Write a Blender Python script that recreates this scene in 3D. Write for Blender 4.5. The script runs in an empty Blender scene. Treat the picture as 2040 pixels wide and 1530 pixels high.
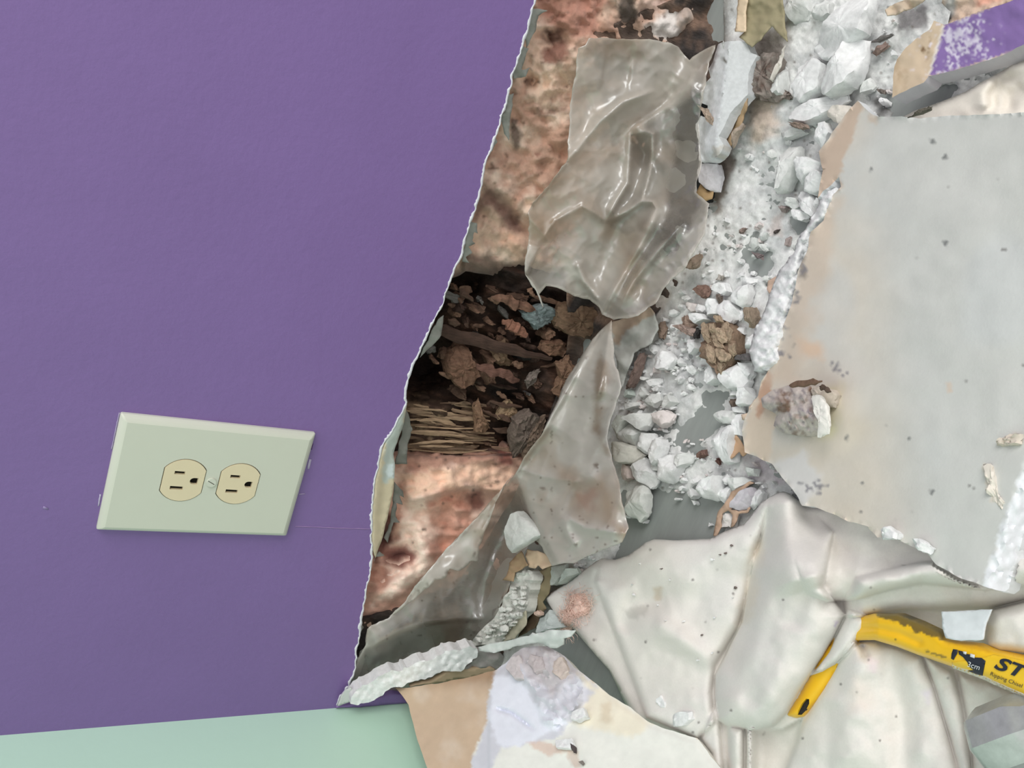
import bpy, math, random
import numpy as np
from mathutils import Matrix, Vector, geometry

# ------------------------------------------------------------------ camera
sc = bpy.context.scene
COL = sc.collection
R = np.array([[0.31856715, -0.45092274, -0.83377674],
              [0.90629695, 0.40262425, 0.12852841],
              [0.27774235, -0.79659425, 0.53693276]])      # world -> camera
CAM = np.array([0.29781377, -0.5527756, 0.44827669])
F = 1685.5                                                  # focal length in pixels of the 2040 px frame
cd = bpy.data.cameras.new('camera'); co = bpy.data.objects.new('camera', cd); COL.objects.link(co)
cd.sensor_fit = 'HORIZONTAL'; cd.sensor_width = 36.0; cd.lens = 36.0 * F / 2040.0
cd.clip_start = 0.01
M4 = np.eye(4); M4[:3, :3] = R.T; M4[:3, 3] = CAM
co.matrix_world = Matrix(M4.tolist())
sc.camera = co

# ------------------------------------------------------------------ world, light, exposure
sc.view_settings.view_transform = 'Standard'; sc.view_settings.look = 'None'
sc.view_settings.gamma = 1.0; sc.view_settings.use_curve_mapping = False
sc.view_settings.exposure = 0.12
w = bpy.data.worlds.new('world'); sc.world = w; w.use_nodes = True
wb = w.node_tree.nodes['Background']; wb.inputs[0].default_value = (1.0, 0.985, 0.985, 1); wb.inputs[1].default_value = 0.71

def area(name, loc, target, size, power, col, sy=None):
    ld = bpy.data.lights.new(name, 'AREA'); ld.shape = 'RECTANGLE'; ld.size = size; ld.size_y = sy or size
    ld.energy = power; ld.color = col
    o = bpy.data.objects.new(name, ld); COL.objects.link(o); o.location = loc
    o.rotation_euler = (Vector(target) - Vector(loc)).to_track_quat('-Z', 'Y').to_euler()
    return o
area('window_light', (1.9, -0.95, 1.5), (0.0, -0.05, 0.1), 1.1, 28, (1.0, 0.982, 0.955), 1.2)
area('overhead_fill', (0.3, -0.8, 2.3), (0.1, -0.2, 0.0), 1.2, 6, (1.0, 0.98, 0.95))  # soft fill added overhead on the room side to shape the light

# ------------------------------------------------------------------ maths helpers
def rays(px):
    px = np.asarray(px, float).reshape(-1, 2)
    d = np.stack([(px[:, 0] - 1020) / F, -(px[:, 1] - 765) / F, -np.ones(len(px))], 1)
    return d @ R
class Plane:
    def __init__(s, n, d):
        s.n = np.asarray(n, float); s.n = s.n / np.linalg.norm(s.n); s.d = float(d)
    def at(s, px, H=0.0):
        r = rays(px); t = (s.d + H - s.n @ CAM) / (r @ s.n)
        return CAM + r * t[:, None]
def WALL(y=0.0): return Plane((0, -1, 0), -y)
def FLOOR(z=0.0): return Plane((0, 0, 1), z)
class Drape(Plane):
    """film or debris that follows the wall at depth y and turns out over the floor at height z"""
    def __init__(s, y, z, soft=.012):
        s.w, s.f, s.soft = WALL(y), FLOOR(z), soft; s.n = np.array([0, -.7071, .7071]); s.d = 0
    def at(s, px, H=0.0):
        r = rays(px); tw = (s.w.d + H - s.w.n @ CAM) / (r @ s.w.n); tf = (s.f.d + H - s.f.n @ CAM) / (r @ s.f.n)
        tf = np.where(tf < 0, 1e3, tf)
        k = s.soft; t = np.minimum(tw, tf); d = np.abs(tw - tf); t = t - np.maximum(k - d, 0) ** 2 / (4 * k)
        return CAM + r * t[:, None]
def plane3(a, b, c):
    n = np.cross(b - a, c - a); n /= np.linalg.norm(n)
    if n @ (CAM - a) < 0: n = -n
    return Plane(n, n @ a)

def _h(ix, iy, seed):
    h = (ix.astype(np.int64) * 374761393 + iy.astype(np.int64) * 668265263 + seed * 2147483647) & 0xffffffff
    h = ((h ^ (h >> 13)) * 1274126177) & 0xffffffff
    h = (h ^ (h >> 16)) & 0xffffffff
    return h / 2147483648.0 - 1.0
def noise(px, scale, seed=0, sx=1.0, sy=1.0, ang=0.0):
    x, y = px[:, 0], px[:, 1]
    c, s = math.cos(ang), math.sin(ang)
    x, y = (x * c + y * s) / (scale * sx), (-x * s + y * c) / (scale * sy)
    ix, iy = np.floor(x), np.floor(y); fx, fy = x - ix, y - iy
    fx = fx * fx * fx * (fx * (fx * 6 - 15) + 10); fy = fy * fy * fy * (fy * (fy * 6 - 15) + 10)
    a, b = _h(ix, iy, seed), _h(ix + 1, iy, seed); c_, d = _h(ix, iy + 1, seed), _h(ix + 1, iy + 1, seed)
    return (a * (1 - fx) + b * fx) * (1 - fy) + (c_ * (1 - fx) + d * fx) * fy
def fbm(px, scale, seed=0, oct=4, **k):
    r = 0; a = 1.0; t = 0
    for i in range(oct):
        r = r + a * noise(px, scale / 2 ** i, seed + i * 17, **k); t += a; a *= 0.5
    return r / t * 1.5
def ridged(px, scale, seed=0, oct=4, **k):
    r = 0; a = 1.0; t = 0
    for i in range(oct):
        r = r + a * (1 - np.abs(noise(px, scale / 2 ** i, seed + i * 17, **k)) * 2); t += a; a *= 0.55
    return r / t
def sstep(x, a, b):
    t = np.clip((x - a) / (b - a), 0, 1); return t * t * (3 - 2 * t)

def pdist(px, line, closed=False):
    """distance to a polyline, side (+1 = right of travel with y down), parameter 0..1 along it"""
    L = np.asarray(line, float)
    if closed: L = np.vstack([L, L[:1]])
    best = np.full(len(px), 1e9); side = np.ones(len(px)); tt = np.zeros(len(px))
    seg = np.linalg.norm(np.diff(L, axis=0), axis=1); cum = np.r_[0, np.cumsum(seg)]
    for i in range(len(L) - 1):
        a, b = L[i], L[i + 1]; ab = b - a; l2 = ab @ ab + 1e-12
        t = np.clip(((px - a) @ ab) / l2, 0, 1); q = px - (a + t[:, None] * ab)
        d = np.hypot(q[:, 0], q[:, 1]); m = d < best
        cr = ab[0] * q[:, 1] - ab[1] * q[:, 0]
        best[m] = d[m]; side[m] = np.sign(cr[m]); tt[m] = (cum[i] + t[m] * seg[i]) / cum[-1]
    return best, side, tt
def inside(px, poly):
    P = np.asarray(poly, float); x, y = px[:, 0], px[:, 1]; r = np.zeros(len(px), bool); j = len(P) - 1
    for i in range(len(P)):
        xi, yi, xj, yj = P[i, 0], P[i, 1], P[j, 0], P[j, 1]
        if yi != yj:
            c = ((yi > y) != (yj > y)) & (x < (xj - xi) * (y - yi) / (yj - yi) + xi); r ^= c
        j = i
    return r
def sdist(px, poly):
    d, _, _ = pdist(px, poly, True); return np.where(inside(px, poly), d, -d)
def resample(poly, step, closed=True):
    P = np.asarray(poly, float); out = []
    n = len(P) if closed else len(P) - 1
    for i in range(n):
        a, b = P[i], P[(i + 1) % len(P)]; k = max(1, int(round(np.linalg.norm(b - a) / step)))
        for j in range(k): out.append(a + (b - a) * j / k)
    if not closed: out.append(P[-1])
    return np.array(out)
def jag(poly, amp, step, seed=0, closed=True, smooth=False):
    """resample an outline and ruffle it with noise, so that it reads as torn"""
    P = resample(poly, step, closed)
    if amp <= 0: return P
    nx = noise(P, step * 2.2, seed) * .5 + noise(P, step * 6, seed + 3) * .7
    ny = noise(P, step * 2.2, seed + 7) * .5 + noise(P, step * 6, seed + 9) * .7
    return P + np.stack([nx, ny], 1) * amp
def band(line, a, b, ja, jb, step, seed=0):
    """closed strip polygon along a polyline between the offsets a and b (pixels to the right of travel)"""
    L = resample(line, step, False); T = np.gradient(L, axis=0); T /= np.linalg.norm(T, axis=1)[:, None] + 1e-9
    N = np.stack([-T[:, 1], T[:, 0]], 1)
    na = np.abs(noise(L, step * 1.7, seed)) * ja + np.abs(noise(L, step * 6, seed + 5)) * ja
    nb = np.abs(noise(L, step * 1.7, seed + 1)) * jb + np.abs(noise(L, step * 6, seed + 8)) * jb
    A = L + N * (a - na)[:, None]; B = L + N * (b + nb)[:, None]
    return np.vstack([A, B[::-1]])
def off(line, a, closed=False):
    """the polyline shifted sideways by a pixels (to the right of travel)"""
    L = np.array(line, float)
    if closed: L = np.vstack([L, L[:1]])
    T = np.gradient(L, axis=0)
    if closed: T[0] = T[-1] = (L[1] - L[-2])
    T /= np.linalg.norm(T, axis=1)[:, None] + 1e-9
    return L + np.stack([-T[:, 1], T[:, 0]], 1) * a
def Z(x0, y0, s, pts): return [(x0 + x / s, y0 + y / s) for x, y in pts]

def lin(r, g, b):
    f = lambda c: (c / 255 / 12.92) if c / 255 <= 0.04045 else ((c / 255 + 0.055) / 1.055) ** 2.4
    return np.array([f(r), f(g), f(b)])
GAIN = 1.18
def C(r, g, b): return np.clip(lin(r, g, b) * GAIN, 0, 0.9)
def flat(c): return lambda px: np.tile(c, (len(px), 1))
def paint(px, base, items, seed=0):
    """base colour plus traced patches: (polygon, colour, softness px, ruffle px[, strength])"""
    c = np.tile(base, (len(px), 1)) if np.ndim(base) == 1 else base.copy()
    for k, it in enumerate(items):
        poly, colr, soft, ruf = it[:4]; st = it[4] if len(it) > 4 else 1.0
        P = np.asarray(poly, float); m = (px[:, 0] > P[:, 0].min() - soft - ruf * 2) & (px[:, 0] < P[:, 0].max() + soft + ruf * 2) & (px[:, 1] > P[:, 1].min() - soft - ruf * 2) & (px[:, 1] < P[:, 1].max() + soft + ruf * 2)
        if not m.any(): continue
        q = px[m]; s = sdist(q, poly) + fbm(q, max(ruf * 2.5, 4), seed + k * 31) * ruf
        a = (sstep(s, -soft, soft) * st)[:, None]
        c[m] = c[m] * (1 - a) + colr * a
    return c
def mott(px, c, amp, scale, seed=0, tint=None, **k):
    n = fbm(px, scale, seed, **k)[:, None]
    return np.clip(c * (1 + amp * n), 0, 0.92)
def blend(c, colr, a):
    a = np.clip(a, 0, 1)[:, None]; return c * (1 - a) + colr * a

# ------------------------------------------------------------------ mesh helpers
def in_tri(poly, spacing, holes=(), seed=1, feats=()):
    """triangulate the inside of an outline with an even scatter of inner points"""
    P = np.asarray(poly, float)
    lo, hi = P.min(0), P.max(0)
    gx = np.arange(lo[0], hi[0], spacing); gy = np.arange(lo[1], hi[1], spacing * .87)
    X, Y = np.meshgrid(gx, gy); X = X + (np.arange(len(gy)) % 2)[:, None] * spacing * .5
    q = np.stack([X.ravel(), Y.ravel()], 1)
    q = q + np.stack([_h(np.arange(len(q)), np.zeros(len(q)), seed), _h(np.arange(len(q)), np.ones(len(q)), seed)], 1) * spacing * .14
    q = q[inside(q, P)]
    for hl in holes: q = q[~inside(q, hl)]
    if len(q):
        loops = [P] + [np.asarray(h, float) for h in holes]
        dd = np.min([pdist(q, l, True)[0] for l in loops], axis=0)
        q = q[dd > spacing * .45]
        for f in feats:
            if len(q): q = q[pdist(q, f)[0] > spacing * .4]
    vs = [tuple(v) for v in P]; es = [(i, (i + 1) % len(P)) for i in range(len(P))]
    for hl in holes:
        o = len(vs); vs += [tuple(v) for v in hl]; es += [(o + i, o + (i + 1) % len(hl)) for i in range(len(hl))]
    vs += [tuple(v) for v in q]
    for f in feats:                                  # crease lines become edges of the mesh
        f = resample(f, spacing * 1.6, False)
        f = f[inside(f, P)] if len(f) else f
        if len(f) < 2: continue
        seg = np.linalg.norm(np.diff(f, axis=0), axis=1)
        o = len(vs); vs += [tuple(v) for v in f]; es += [(o + i, o + i + 1) for i in range(len(f) - 1) if seg[i] < spacing * 4]
    r = geometry.delaunay_2d_cdt([Vector(v) for v in vs], es, [], 0, 1e-5)
    V = np.array([(v.x, v.y) for v in r[0]]); T = np.array([f for f in r[2] if len(f) == 3], int)
    cen = V[T].mean(1); m = inside(cen, P)
    for hl in holes: m &= ~inside(cen, hl)
    T = T[m]
    used = np.unique(T); mp = -np.ones(len(V), int); mp[used] = np.arange(len(used))
    return V[used], mp[T]

def link(name, V, Fs, mat, parent=None, colr=None, smooth=True, sharp=None, mats=None, fmat=None, extra=None):
    me = bpy.data.meshes.new(name); V = np.asarray(V, float)
    me.from_pydata(V.tolist(), [], [list(map(int, f)) for f in Fs]); me.update()
    if smooth: me.polygons.foreach_set('use_smooth', [True] * len(me.polygons))
    if sharp: me.set_sharp_from_angle(angle=math.radians(sharp))
    if colr is not None:
        at = me.color_attributes.new('Col', 'FLOAT_COLOR', 'POINT')
        c = np.ones((len(V), 4)); c[:, :3] = np.asarray(colr); at.data.foreach_set('color', c.ravel())
    if extra is not None:
        at = me.attributes.new('dens', 'FLOAT', 'POINT'); at.data.foreach_set('value', np.asarray(extra, float))
    for m in (mats or [mat]): me.materials.append(m)
    if fmat is not None: me.polygons.foreach_set('material_index', fmat)
    o = bpy.data.objects.new(name, me); COL.objects.link(o)
    if parent: o.parent = parent
    return o
def tag(o, label=None, cat=None, group=None, kind=None):
    if label: o['label'] = label
    if cat: o['category'] = cat
    if group: o['group'] = group
    if kind: o['kind'] = kind
    return o
def empty(name, loc, label, cat, group=None):
    o = bpy.data.objects.new(name, None); COL.objects.link(o); o.location = loc; o.empty_display_size = .01
    tag(o, label, cat, group); return o
def keep(parent, child):
    """parent without moving (children are authored in world space)"""
    child.parent = parent; child.matrix_parent_inverse = Matrix.Translation(-Vector(parent.location)); return child

def solid(V, T, Bk):
    """close a surface V with its back points Bk"""
    n = len(V); F1 = T; F2 = T[:, ::-1] + n
    E = np.vstack([T[:, [0, 1]], T[:, [1, 2]], T[:, [2, 0]]]); key = np.sort(E, 1)
    _, inv, cnt = np.unique(key, axis=0, return_inverse=True, return_counts=True); inv = inv.ravel()
    be = E[cnt[inv] == 1]
    S = np.stack([be[:, 1], be[:, 0], be[:, 0] + n, be[:, 1] + n], 1)
    return np.vstack([V, Bk]), [tuple(f) for f in F1] + [tuple(f) for f in F2] + [tuple(f) for f in S]

def sheet(name, poly, plane, H, th, spacing, mat, parent=None, colf=None, holes=(), dens=None, sharp=None, edgecol=None, data=False, feats=()):
    """a traced piece: outline on a real plane, height H(px) above it in metres, thickness th behind it"""
    px, T = in_tri(poly, spacing, holes, feats=feats)
    h = H(px) if callable(H) else np.full(len(px), float(H))
    V = plane.at(px, h)
    # make the triangles face the plane's normal
    e1_, e2_ = px[T[:, 1]] - px[T[:, 0]], px[T[:, 2]] - px[T[:, 0]]
    flip = (e1_[:, 0] * e2_[:, 1] - e1_[:, 1] * e2_[:, 0]) > 0; T = T.copy(); T[flip] = T[flip][:, ::-1]
    t = th(px)[:, None] if callable(th) else th
    if not callable(th) and th < .0013:                # thin sheets: offset along their own normals
        fn = np.cross(V[T[:, 1]] - V[T[:, 0]], V[T[:, 2]] - V[T[:, 0]]); vn = np.zeros_like(V)
        for j in range(3): np.add.at(vn, T[:, j], fn)
        vn /= np.linalg.norm(vn, axis=1)[:, None] + 1e-15; Bk = V - vn * t
    else: Bk = V - plane.n * t
    c = colf(px) if colf else None
    if c is not None:
        cb = np.tile(edgecol, (len(px), 1)) if edgecol is not None else c
        c = np.vstack([c, cb])
    VV, FF = solid(V, T, Bk)
    if edgecol is not None and c is not None:          # the broken edge is a face of its own colour
        nT = 2 * len(T); n0 = len(V); side = np.array(FF[nT:]); bv = np.unique(side[:, :2]); mp = np.zeros(n0, int); mp[bv] = len(VV) + np.arange(len(bv))
        side[:, :2] = mp[side[:, :2]]; FF = FF[:nT] + [tuple(f) for f in side]
        VV = np.vstack([VV, V[bv]]); c = np.vstack([c, mott(px[bv], np.tile(edgecol, (len(bv), 1)), .06, 9, 5)])
    ex = None
    if dens is not None: d = dens(px); ex = np.r_[d, d]
    if data: return VV, FF, c
    return link(name, VV, FF, mat, parent, c, True, sharp, extra=ex)

rng = random.Random(7)
def chunk(name, poly, z, t, mat, colr, seed=0, parent=None, plane=None, rough=1.0, facets=2, tilt=0.0, shard=True, jagamp=1.2, bev=.5, data=False, step=5):
    """a broken lump: traced outline at height z above the plane, t thick, bevelled, pitted and split into facets"""
    plane = plane or FLOOR(0)
    P = jag(poly, jagamp, step, seed); n = len(P); cen = P.mean(0)
    rs = [(.90, 0), (.99, .25), (1.015, .5), (1.0, .72), (.965, .9), (.90, 1.0)]
    ks = [.76, .6, .44, .28, .13] if n > 14 else [.6, .25]
    rs = [((1 - (1 - a) * bev * 1.3), b) for a, b in rs] + [(k, 1.0) for k in ks]
    W = plane.at(P, z + t * .8); Wc = W.mean(0); rg = np.random.RandomState(seed)
    size = np.linalg.norm(W - Wc, axis=1).mean()
    ax = W[0] - Wc; ax -= plane.n * (ax @ plane.n); ax /= np.linalg.norm(ax) + 1e-12; ay = np.cross(plane.n, ax)
    cuts = []
    for i in range(facets):
        an = rg.uniform(0, 2 * math.pi); cuts.append((math.cos(an), math.sin(an), rg.uniform(.15, .6) * t / size, rg.uniform(.1, .6) * size))
    V = []
    for (k, hh) in rs:
        d = (W - Wc) * k; d -= np.outer(d @ plane.n, plane.n)
        u, v = d @ ax, d @ ay
        top = np.ones(n) * t
        for (cx, cy, sl, off) in cuts: top = np.minimum(top, t - np.maximum(0, (u * cx + v * cy) - off) * sl * 2.0)
        top = np.maximum(top, t * .35) + tilt * t * (u / size)
        h = top * hh
        q = np.stack([u, v], 1) * 3000 + seed * 13.7 + hh * 4
        nz = fbm(q, 9, seed, 3) * .0006 * rough + noise(q, 2.2, seed + 5) * .00028 * rough
        side = .0006 * rough * fbm(q + hh * 40, 7, seed + 9, 2) * (1.0 if k > .85 else 0.2)
        V.append(Wc - plane.n * ((Wc @ plane.n) - plane.d - z) + d * (1 + side[:, None] / size) + plane.n * (h + nz * min(1, hh * 2))[:, None])
    m = len(rs); top_c = V[-1].mean(0); bot_c = V[0].mean(0)
    VV = np.vstack(V + [top_c[None], bot_c[None]]); FF = []
    for r in range(m - 1):
        for i in range(n):
            j = (i + 1) % n; FF.append((r * n + i, r * n + j, (r + 1) * n + j, (r + 1) * n + i))
    for i in range(n):
        j = (i + 1) % n; FF.append(((m - 1) * n + i, (m - 1) * n + j, m * n)); FF.append((j, i, m * n + 1))
    # orientation
    a, b, c_ = VV[FF[-2][0]], VV[FF[-2][1]], VV[FF[-2][2]]
    if np.cross(b - a, c_ - a) @ plane.n < 0: FF = [f[::-1] for f in FF]
    q = VV @ np.array([[3000, 0], [0, 3000], [900, 900]])
    base = colr(q) if callable(colr) else np.tile(colr, (len(VV), 1))
    cc = mott(q, base, .07, 14, seed)
    if data: return VV, FF, cc
    return link(name, VV, FF, mat, parent, cc, True, 38)

def sliver(p0, p1, y0, y1, w, th, seed, plane, bend=0.0, rag=.35, n=12):
    """a torn splinter between two picture points lying at heights y0,y1 above a plane"""
    rg = np.random.RandomState(seed)
    A, B = plane.at([p0], y0)[0], plane.at([p1], y1)[0]; ax = B - A; L = np.linalg.norm(ax); ax /= L
    s = np.cross(plane.n, ax); s /= np.linalg.norm(s); nn = np.cross(ax, s)
    nn = nn if nn @ plane.n > 0 else -nn
    k = 6; V = []
    sm = lambda a: np.convolve(np.r_[a[:1], a, a[-1:]], [.25, .5, .25], 'valid')
    rw, rt, rb, rn = [sm(rg.uniform(-1, 1, n + 1)) for _ in range(4)]; rj = rg.uniform(.75, 1.15, k)
    for i in range(n + 1):
        t = i / n; e = min(1, .25 + 3.2 * min(t, 1 - t) + rg.uniform(-.1, .1)); ww = w * e * (1 + rag * rw[i]); tt = th * e * (1 + rag * rt[i])
        c = A + ax * (L * t + rg.uniform(-.3, .3) * L / n) + s * (bend * math.sin(math.pi * t) + rb[i] * .2 * w) + nn * rn[i] * .3 * th
        for j in range(k):
            an = 2 * math.pi * j / k + .3; V.append(c + s * math.cos(an) * ww * .5 * rj[j] * rg.uniform(.93, 1.07) + nn * math.sin(an) * tt * .5 * rj[-j] * rg.uniform(.9, 1.1))
    FF = [(i * k + j, i * k + (j + 1) % k, (i + 1) * k + (j + 1) % k, (i + 1) * k + j) for i in range(n) for j in range(k)]
    FF += [tuple(range(k))[::-1], tuple(range(n * k, n * k + k))]
    return np.array(V), FF

# ------------------------------------------------------------------ materials
def nodes(name):
    m = bpy.data.materials.new(name); m.use_nodes = True; nt = m.node_tree; nt.nodes.clear()
    N = lambda t, **k: _n(nt, t, **k)
    return m, nt, N
def _n(nt, t, **k):
    n = nt.nodes.new(t)
    for a, b in k.items(): setattr(n, a, b)
    return n
def surf(name, rough=.85, spec=.3, bump=((900, .15, .0004),), col=None, var=.10, vscale=260, metal=0.0, sheen=0.0, sss=0, aniso=None, speck=None, coat=0, sat=1.0, val=1.0):
    """painted by its Col attribute (or one colour), broken up by noise, with layered bumps (scale, strength, distance)"""
    m, nt, N = nodes(name); L = nt.links.new
    out = N('ShaderNodeOutputMaterial'); b = N('ShaderNodeBsdfPrincipled'); L(b.outputs[0], out.inputs[0])
    tc = N('ShaderNodeTexCoord'); mp = N('ShaderNodeMapping'); L(tc.outputs['Object'], mp.inputs[0])
    if aniso: mp.inputs['Scale'].default_value = aniso
    if col is None: src = N('ShaderNodeAttribute', attribute_name='Col').outputs['Color']
    else:
        rgb = N('ShaderNodeRGB'); rgb.outputs[0].default_value = (*col, 1); src = rgb.outputs[0]
    nz = N('ShaderNodeTexNoise'); nz.inputs['Scale'].default_value = vscale; nz.inputs['Detail'].default_value = 6; nz.inputs['Roughness'].default_value = .65
    L(mp.outputs[0], nz.inputs['Vector'])
    mr = N('ShaderNodeMapRange'); mr.inputs[1].default_value = .3; mr.inputs[2].default_value = .7; mr.inputs[3].default_value = 1 - var; mr.inputs[4].default_value = 1 + var
    L(nz.outputs['Fac'], mr.inputs[0])
    mx = N('ShaderNodeVectorMath', operation='SCALE'); L(src, mx.inputs[0]); L(mr.outputs[0], mx.inputs['Scale'])
    last = mx.outputs[0]
    if speck:
        sscale, th, scol = speck
        vn = N('ShaderNodeTexNoise'); vn.inputs['Scale'].default_value = sscale; vn.inputs['Detail'].default_value = 2; L(mp.outputs[0], vn.inputs['Vector'])
        r2 = N('ShaderNodeMapRange'); r2.inputs[1].default_value = th; r2.inputs[2].default_value = th + .03; L(vn.outputs['Fac'], r2.inputs[0])
        mm = N('ShaderNodeMixRGB'); L(r2.outputs[0], mm.inputs[0]); L(last, mm.inputs[1]); mm.inputs[2].default_value = (*scol, 1); last = mm.outputs[0]
    if sat != 1.0:
        hs = N('ShaderNodeHueSaturation'); hs.inputs['Saturation'].default_value = sat; hs.inputs['Value'].default_value = val; L(last, hs.inputs['Color']); last = hs.outputs[0]
    L(last, b.inputs['Base Color'])
    b.inputs['Roughness'].default_value = rough; b.inputs['Specular IOR Level'].default_value = spec; b.inputs['Metallic'].default_value = metal
    b.inputs['Sheen Weight'].default_value = sheen; b.inputs['Coat Weight'].default_value = coat
    prev = None
    for (s, st, di) in bump:
        n2 = N('ShaderNodeTexNoise'); n2.inputs['Scale'].default_value = s; n2.inputs['Detail'].default_value = 5; n2.inputs['Roughness'].default_value = .6
        L(mp.outputs[0], n2.inputs['Vector'])
        bp = N('ShaderNodeBump'); bp.inputs['Strength'].default_value = st; bp.inputs['Distance'].default_value = di
        L(n2.outputs['Fac'], bp.inputs['Height'])
        if prev: L(prev, bp.inputs['Normal'])
        prev = bp.outputs[0]
    if prev: L(prev, b.inputs['Normal'])
    return m
M = {}
M['purple'] = surf('purple_paint', .42, .45, ((190, .5, .0006), (38, .35, .0014)), lin(126, 101, 158), .035, 9)
M['green'] = surf('mint_paint', .45, .4, ((160, .3, .0004),), lin(192, 226, 206), .02, 6)
M['gyp'] = surf('gypsum', .95, .12, ((520, .6, .0004), (1700, .4, .0002)), None, .09, 330)
M['paper'] = surf('gypsum_board_paper', .88, .18, ((700, .28, .0003), (90, .25, .0008)), None, .035, 60)
M['dust'] = surf('gypsum_dust', .97, .08, ((700, .7, .0005), (1900, .4, .0002)), None, .11, 420)
M['cloth'] = surf('cotton_cloth', .95, .1, ((2600, .25, .0003), (260, .2, .0006)), None, .03, 700, sheen=.15)
M['insul'] = surf('glass_wool', 1.0, .05, ((420, .6, .0007), (1600, .4, .0003)), None, .08, 240, sheen=.2, sat=.8, val=1.2)
M['rot'] = surf('rotten_wood', .8, .25, ((260, .9, .0014), (1100, .7, .0006)), None, .32, 300, aniso=(1.6, 1.6, .28), sat=.8, val=1.15)
M['wood'] = surf('splintered_wood', .85, .2, ((330, .9, .001), (1300, .6, .0004)), None, .22, 320, sat=.8, val=1.1)
M['floor'] = surf('worn_grey_floor', .5, .35, ((60, .15, .0006), (1500, .2, .0002)), C(150, 155, 153) / GAIN, .07, 130, aniso=(.25, 1.3, 1))
M['plate'] = surf('wall_plate_plastic', .38, .45, (), lin(204, 207, 193), .01, 30)
M['ivory'] = surf('ivory_plastic', .35, .5, (), lin(222, 208, 176), .02, 60)
M['dark'] = surf('slot_shade', .8, .2, (), (0.008, .006, .005), .1, 60)  # near-black stands in for the shade inside the outlet's slots and gaps
M['yellow'] = surf('yellow_enamel', .38, .5, ((160, .12, .0004),), None, .03, 90, coat=.3)
M['chrome'] = surf('worn_steel', .32, .5, ((140, .25, .0006), (900, .2, .0002)), (.50, .52, .51), .15, 120, metal=.45)
M['ink'] = surf('navy_ink', .5, .4, (), lin(38, 42, 54), .1, 400)
M['white_ink'] = surf('white_ink', .5, .4, (), lin(222, 224, 226), .05, 400)
M['sheath'] = surf('sheathing', .95, .1, ((90, .6, .002),), (.02, .014, .01), .4, 30)

def plastic(name, tint, a_lo, a_hi):
    """milky polyethylene film: part clear, part scattering, with a soft gloss"""
    m, nt, N = nodes(name); L = nt.links.new
    out = N('ShaderNodeOutputMaterial'); tr = N('ShaderNodeBsdfTransparent'); tr.inputs[0].default_value = (.97, .96, .94, 1)
    at = N('ShaderNodeAttribute', attribute_name='dens'); ca = N('ShaderNodeAttribute', attribute_name='Col')
    tc = N('ShaderNodeTexCoord'); nz = N('ShaderNodeTexNoise'); nz.inputs['Scale'].default_value = 22; nz.inputs['Detail'].default_value = 5; L(tc.outputs['Object'], nz.inputs['Vector'])
    df = N('ShaderNodeBsdfDiffuse'); L(ca.outputs['Color'], df.inputs[0]); tl = N('ShaderNodeBsdfTranslucent'); L(ca.outputs['Color'], tl.inputs[0])
    gl = N('ShaderNodeBsdfGlossy'); gl.inputs['Roughness'].default_value = .28; gl.inputs[0].default_value = (.9, .93, .96, 1)
    bp = N('ShaderNodeBump'); bp.inputs['Strength'].default_value = .07; bp.inputs['Distance'].default_value = .002; n2 = N('ShaderNodeTexNoise'); n2.inputs['Scale'].default_value = 48; n2.inputs['Detail'].default_value = 4
    L(tc.outputs['Object'], n2.inputs['Vector']); L(n2.outputs['Fac'], bp.inputs['Height'])
    for s in (df, tl, gl): L(bp.outputs[0], s.inputs['Normal'])
    m1 = N('ShaderNodeMixShader'); m1.inputs[0].default_value = .30; L(df.outputs[0], m1.inputs[1]); L(tl.outputs[0], m1.inputs[2])
    ad = N('ShaderNodeMath', operation='MULTIPLY_ADD'); L(nz.outputs['Fac'], ad.inputs[0]); ad.inputs[1].default_value = .16; ad.inputs[2].default_value = -.08
    sm = N('ShaderNodeMath', operation='ADD'); L(ad.outputs[0], sm.inputs[0]); L(at.outputs['Fac'], sm.inputs[1]); sm.use_clamp = True
    m2 = N('ShaderNodeMixShader'); L(sm.outputs[0], m2.inputs[0]); L(tr.outputs[0], m2.inputs[1]); L(m1.outputs[0], m2.inputs[2])
    m3 = N('ShaderNodeMixShader'); m3.inputs[0].default_value = .08; L(m2.outputs[0], m3.inputs[1]); L(gl.outputs[0], m3.inputs[2])
    L(m3.outputs[0], out.inputs[0]); return m
M['film'] = plastic('polyethylene_film', None, 0, 0)

# ------------------------------------------------------------------ shared traced lines
HOLE = [(1072, -30), (1067, 0), (1059, 29), (1053, 59), (1044, 88), (1032, 118), (1021, 147), (1018, 168), (1010, 206), (997, 244), (991, 265), (979, 294), (969, 318), (965, 347), (960, 376), (950, 409), (938, 445), (927, 479), (921, 511), (903, 543), (889, 582), (883, 611), (865, 640), (843, 682), (824, 726), (812, 758), (808, 785), (806, 812), (790, 842), (782, 865), (766, 883), (758, 912), (749, 956), (743, 1009), (741, 1045), (743, 1112), (734, 1154), (727, 1198), (721, 1227), (716, 1256), (712, 1309), (703, 1351), (696, 1368), (681, 1383), (672, 1406)]
XC = -0.2211                                       # the corner with the mint wall

# ================================================================== THE SETTING
# purple wall: gypsum board 13 mm thick, its lower part broken away
edge = jag(HOLE, 2.6, 7, 3, closed=False); edge = edge + np.stack([noise(edge, 5, 77), 0 * edge[:, 0]], 1) * 1.2
wpoly = np.vstack([[(-260, -400)], [(1110, -400)], edge, [(672, 1424)], [(-260, 1504)]])
c0 = lin(122, 98, 158)
def wallcol(px):
    c = np.tile(c0, (len(px), 1)); d = pdist(px, HOLE)[0]
    return c
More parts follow.
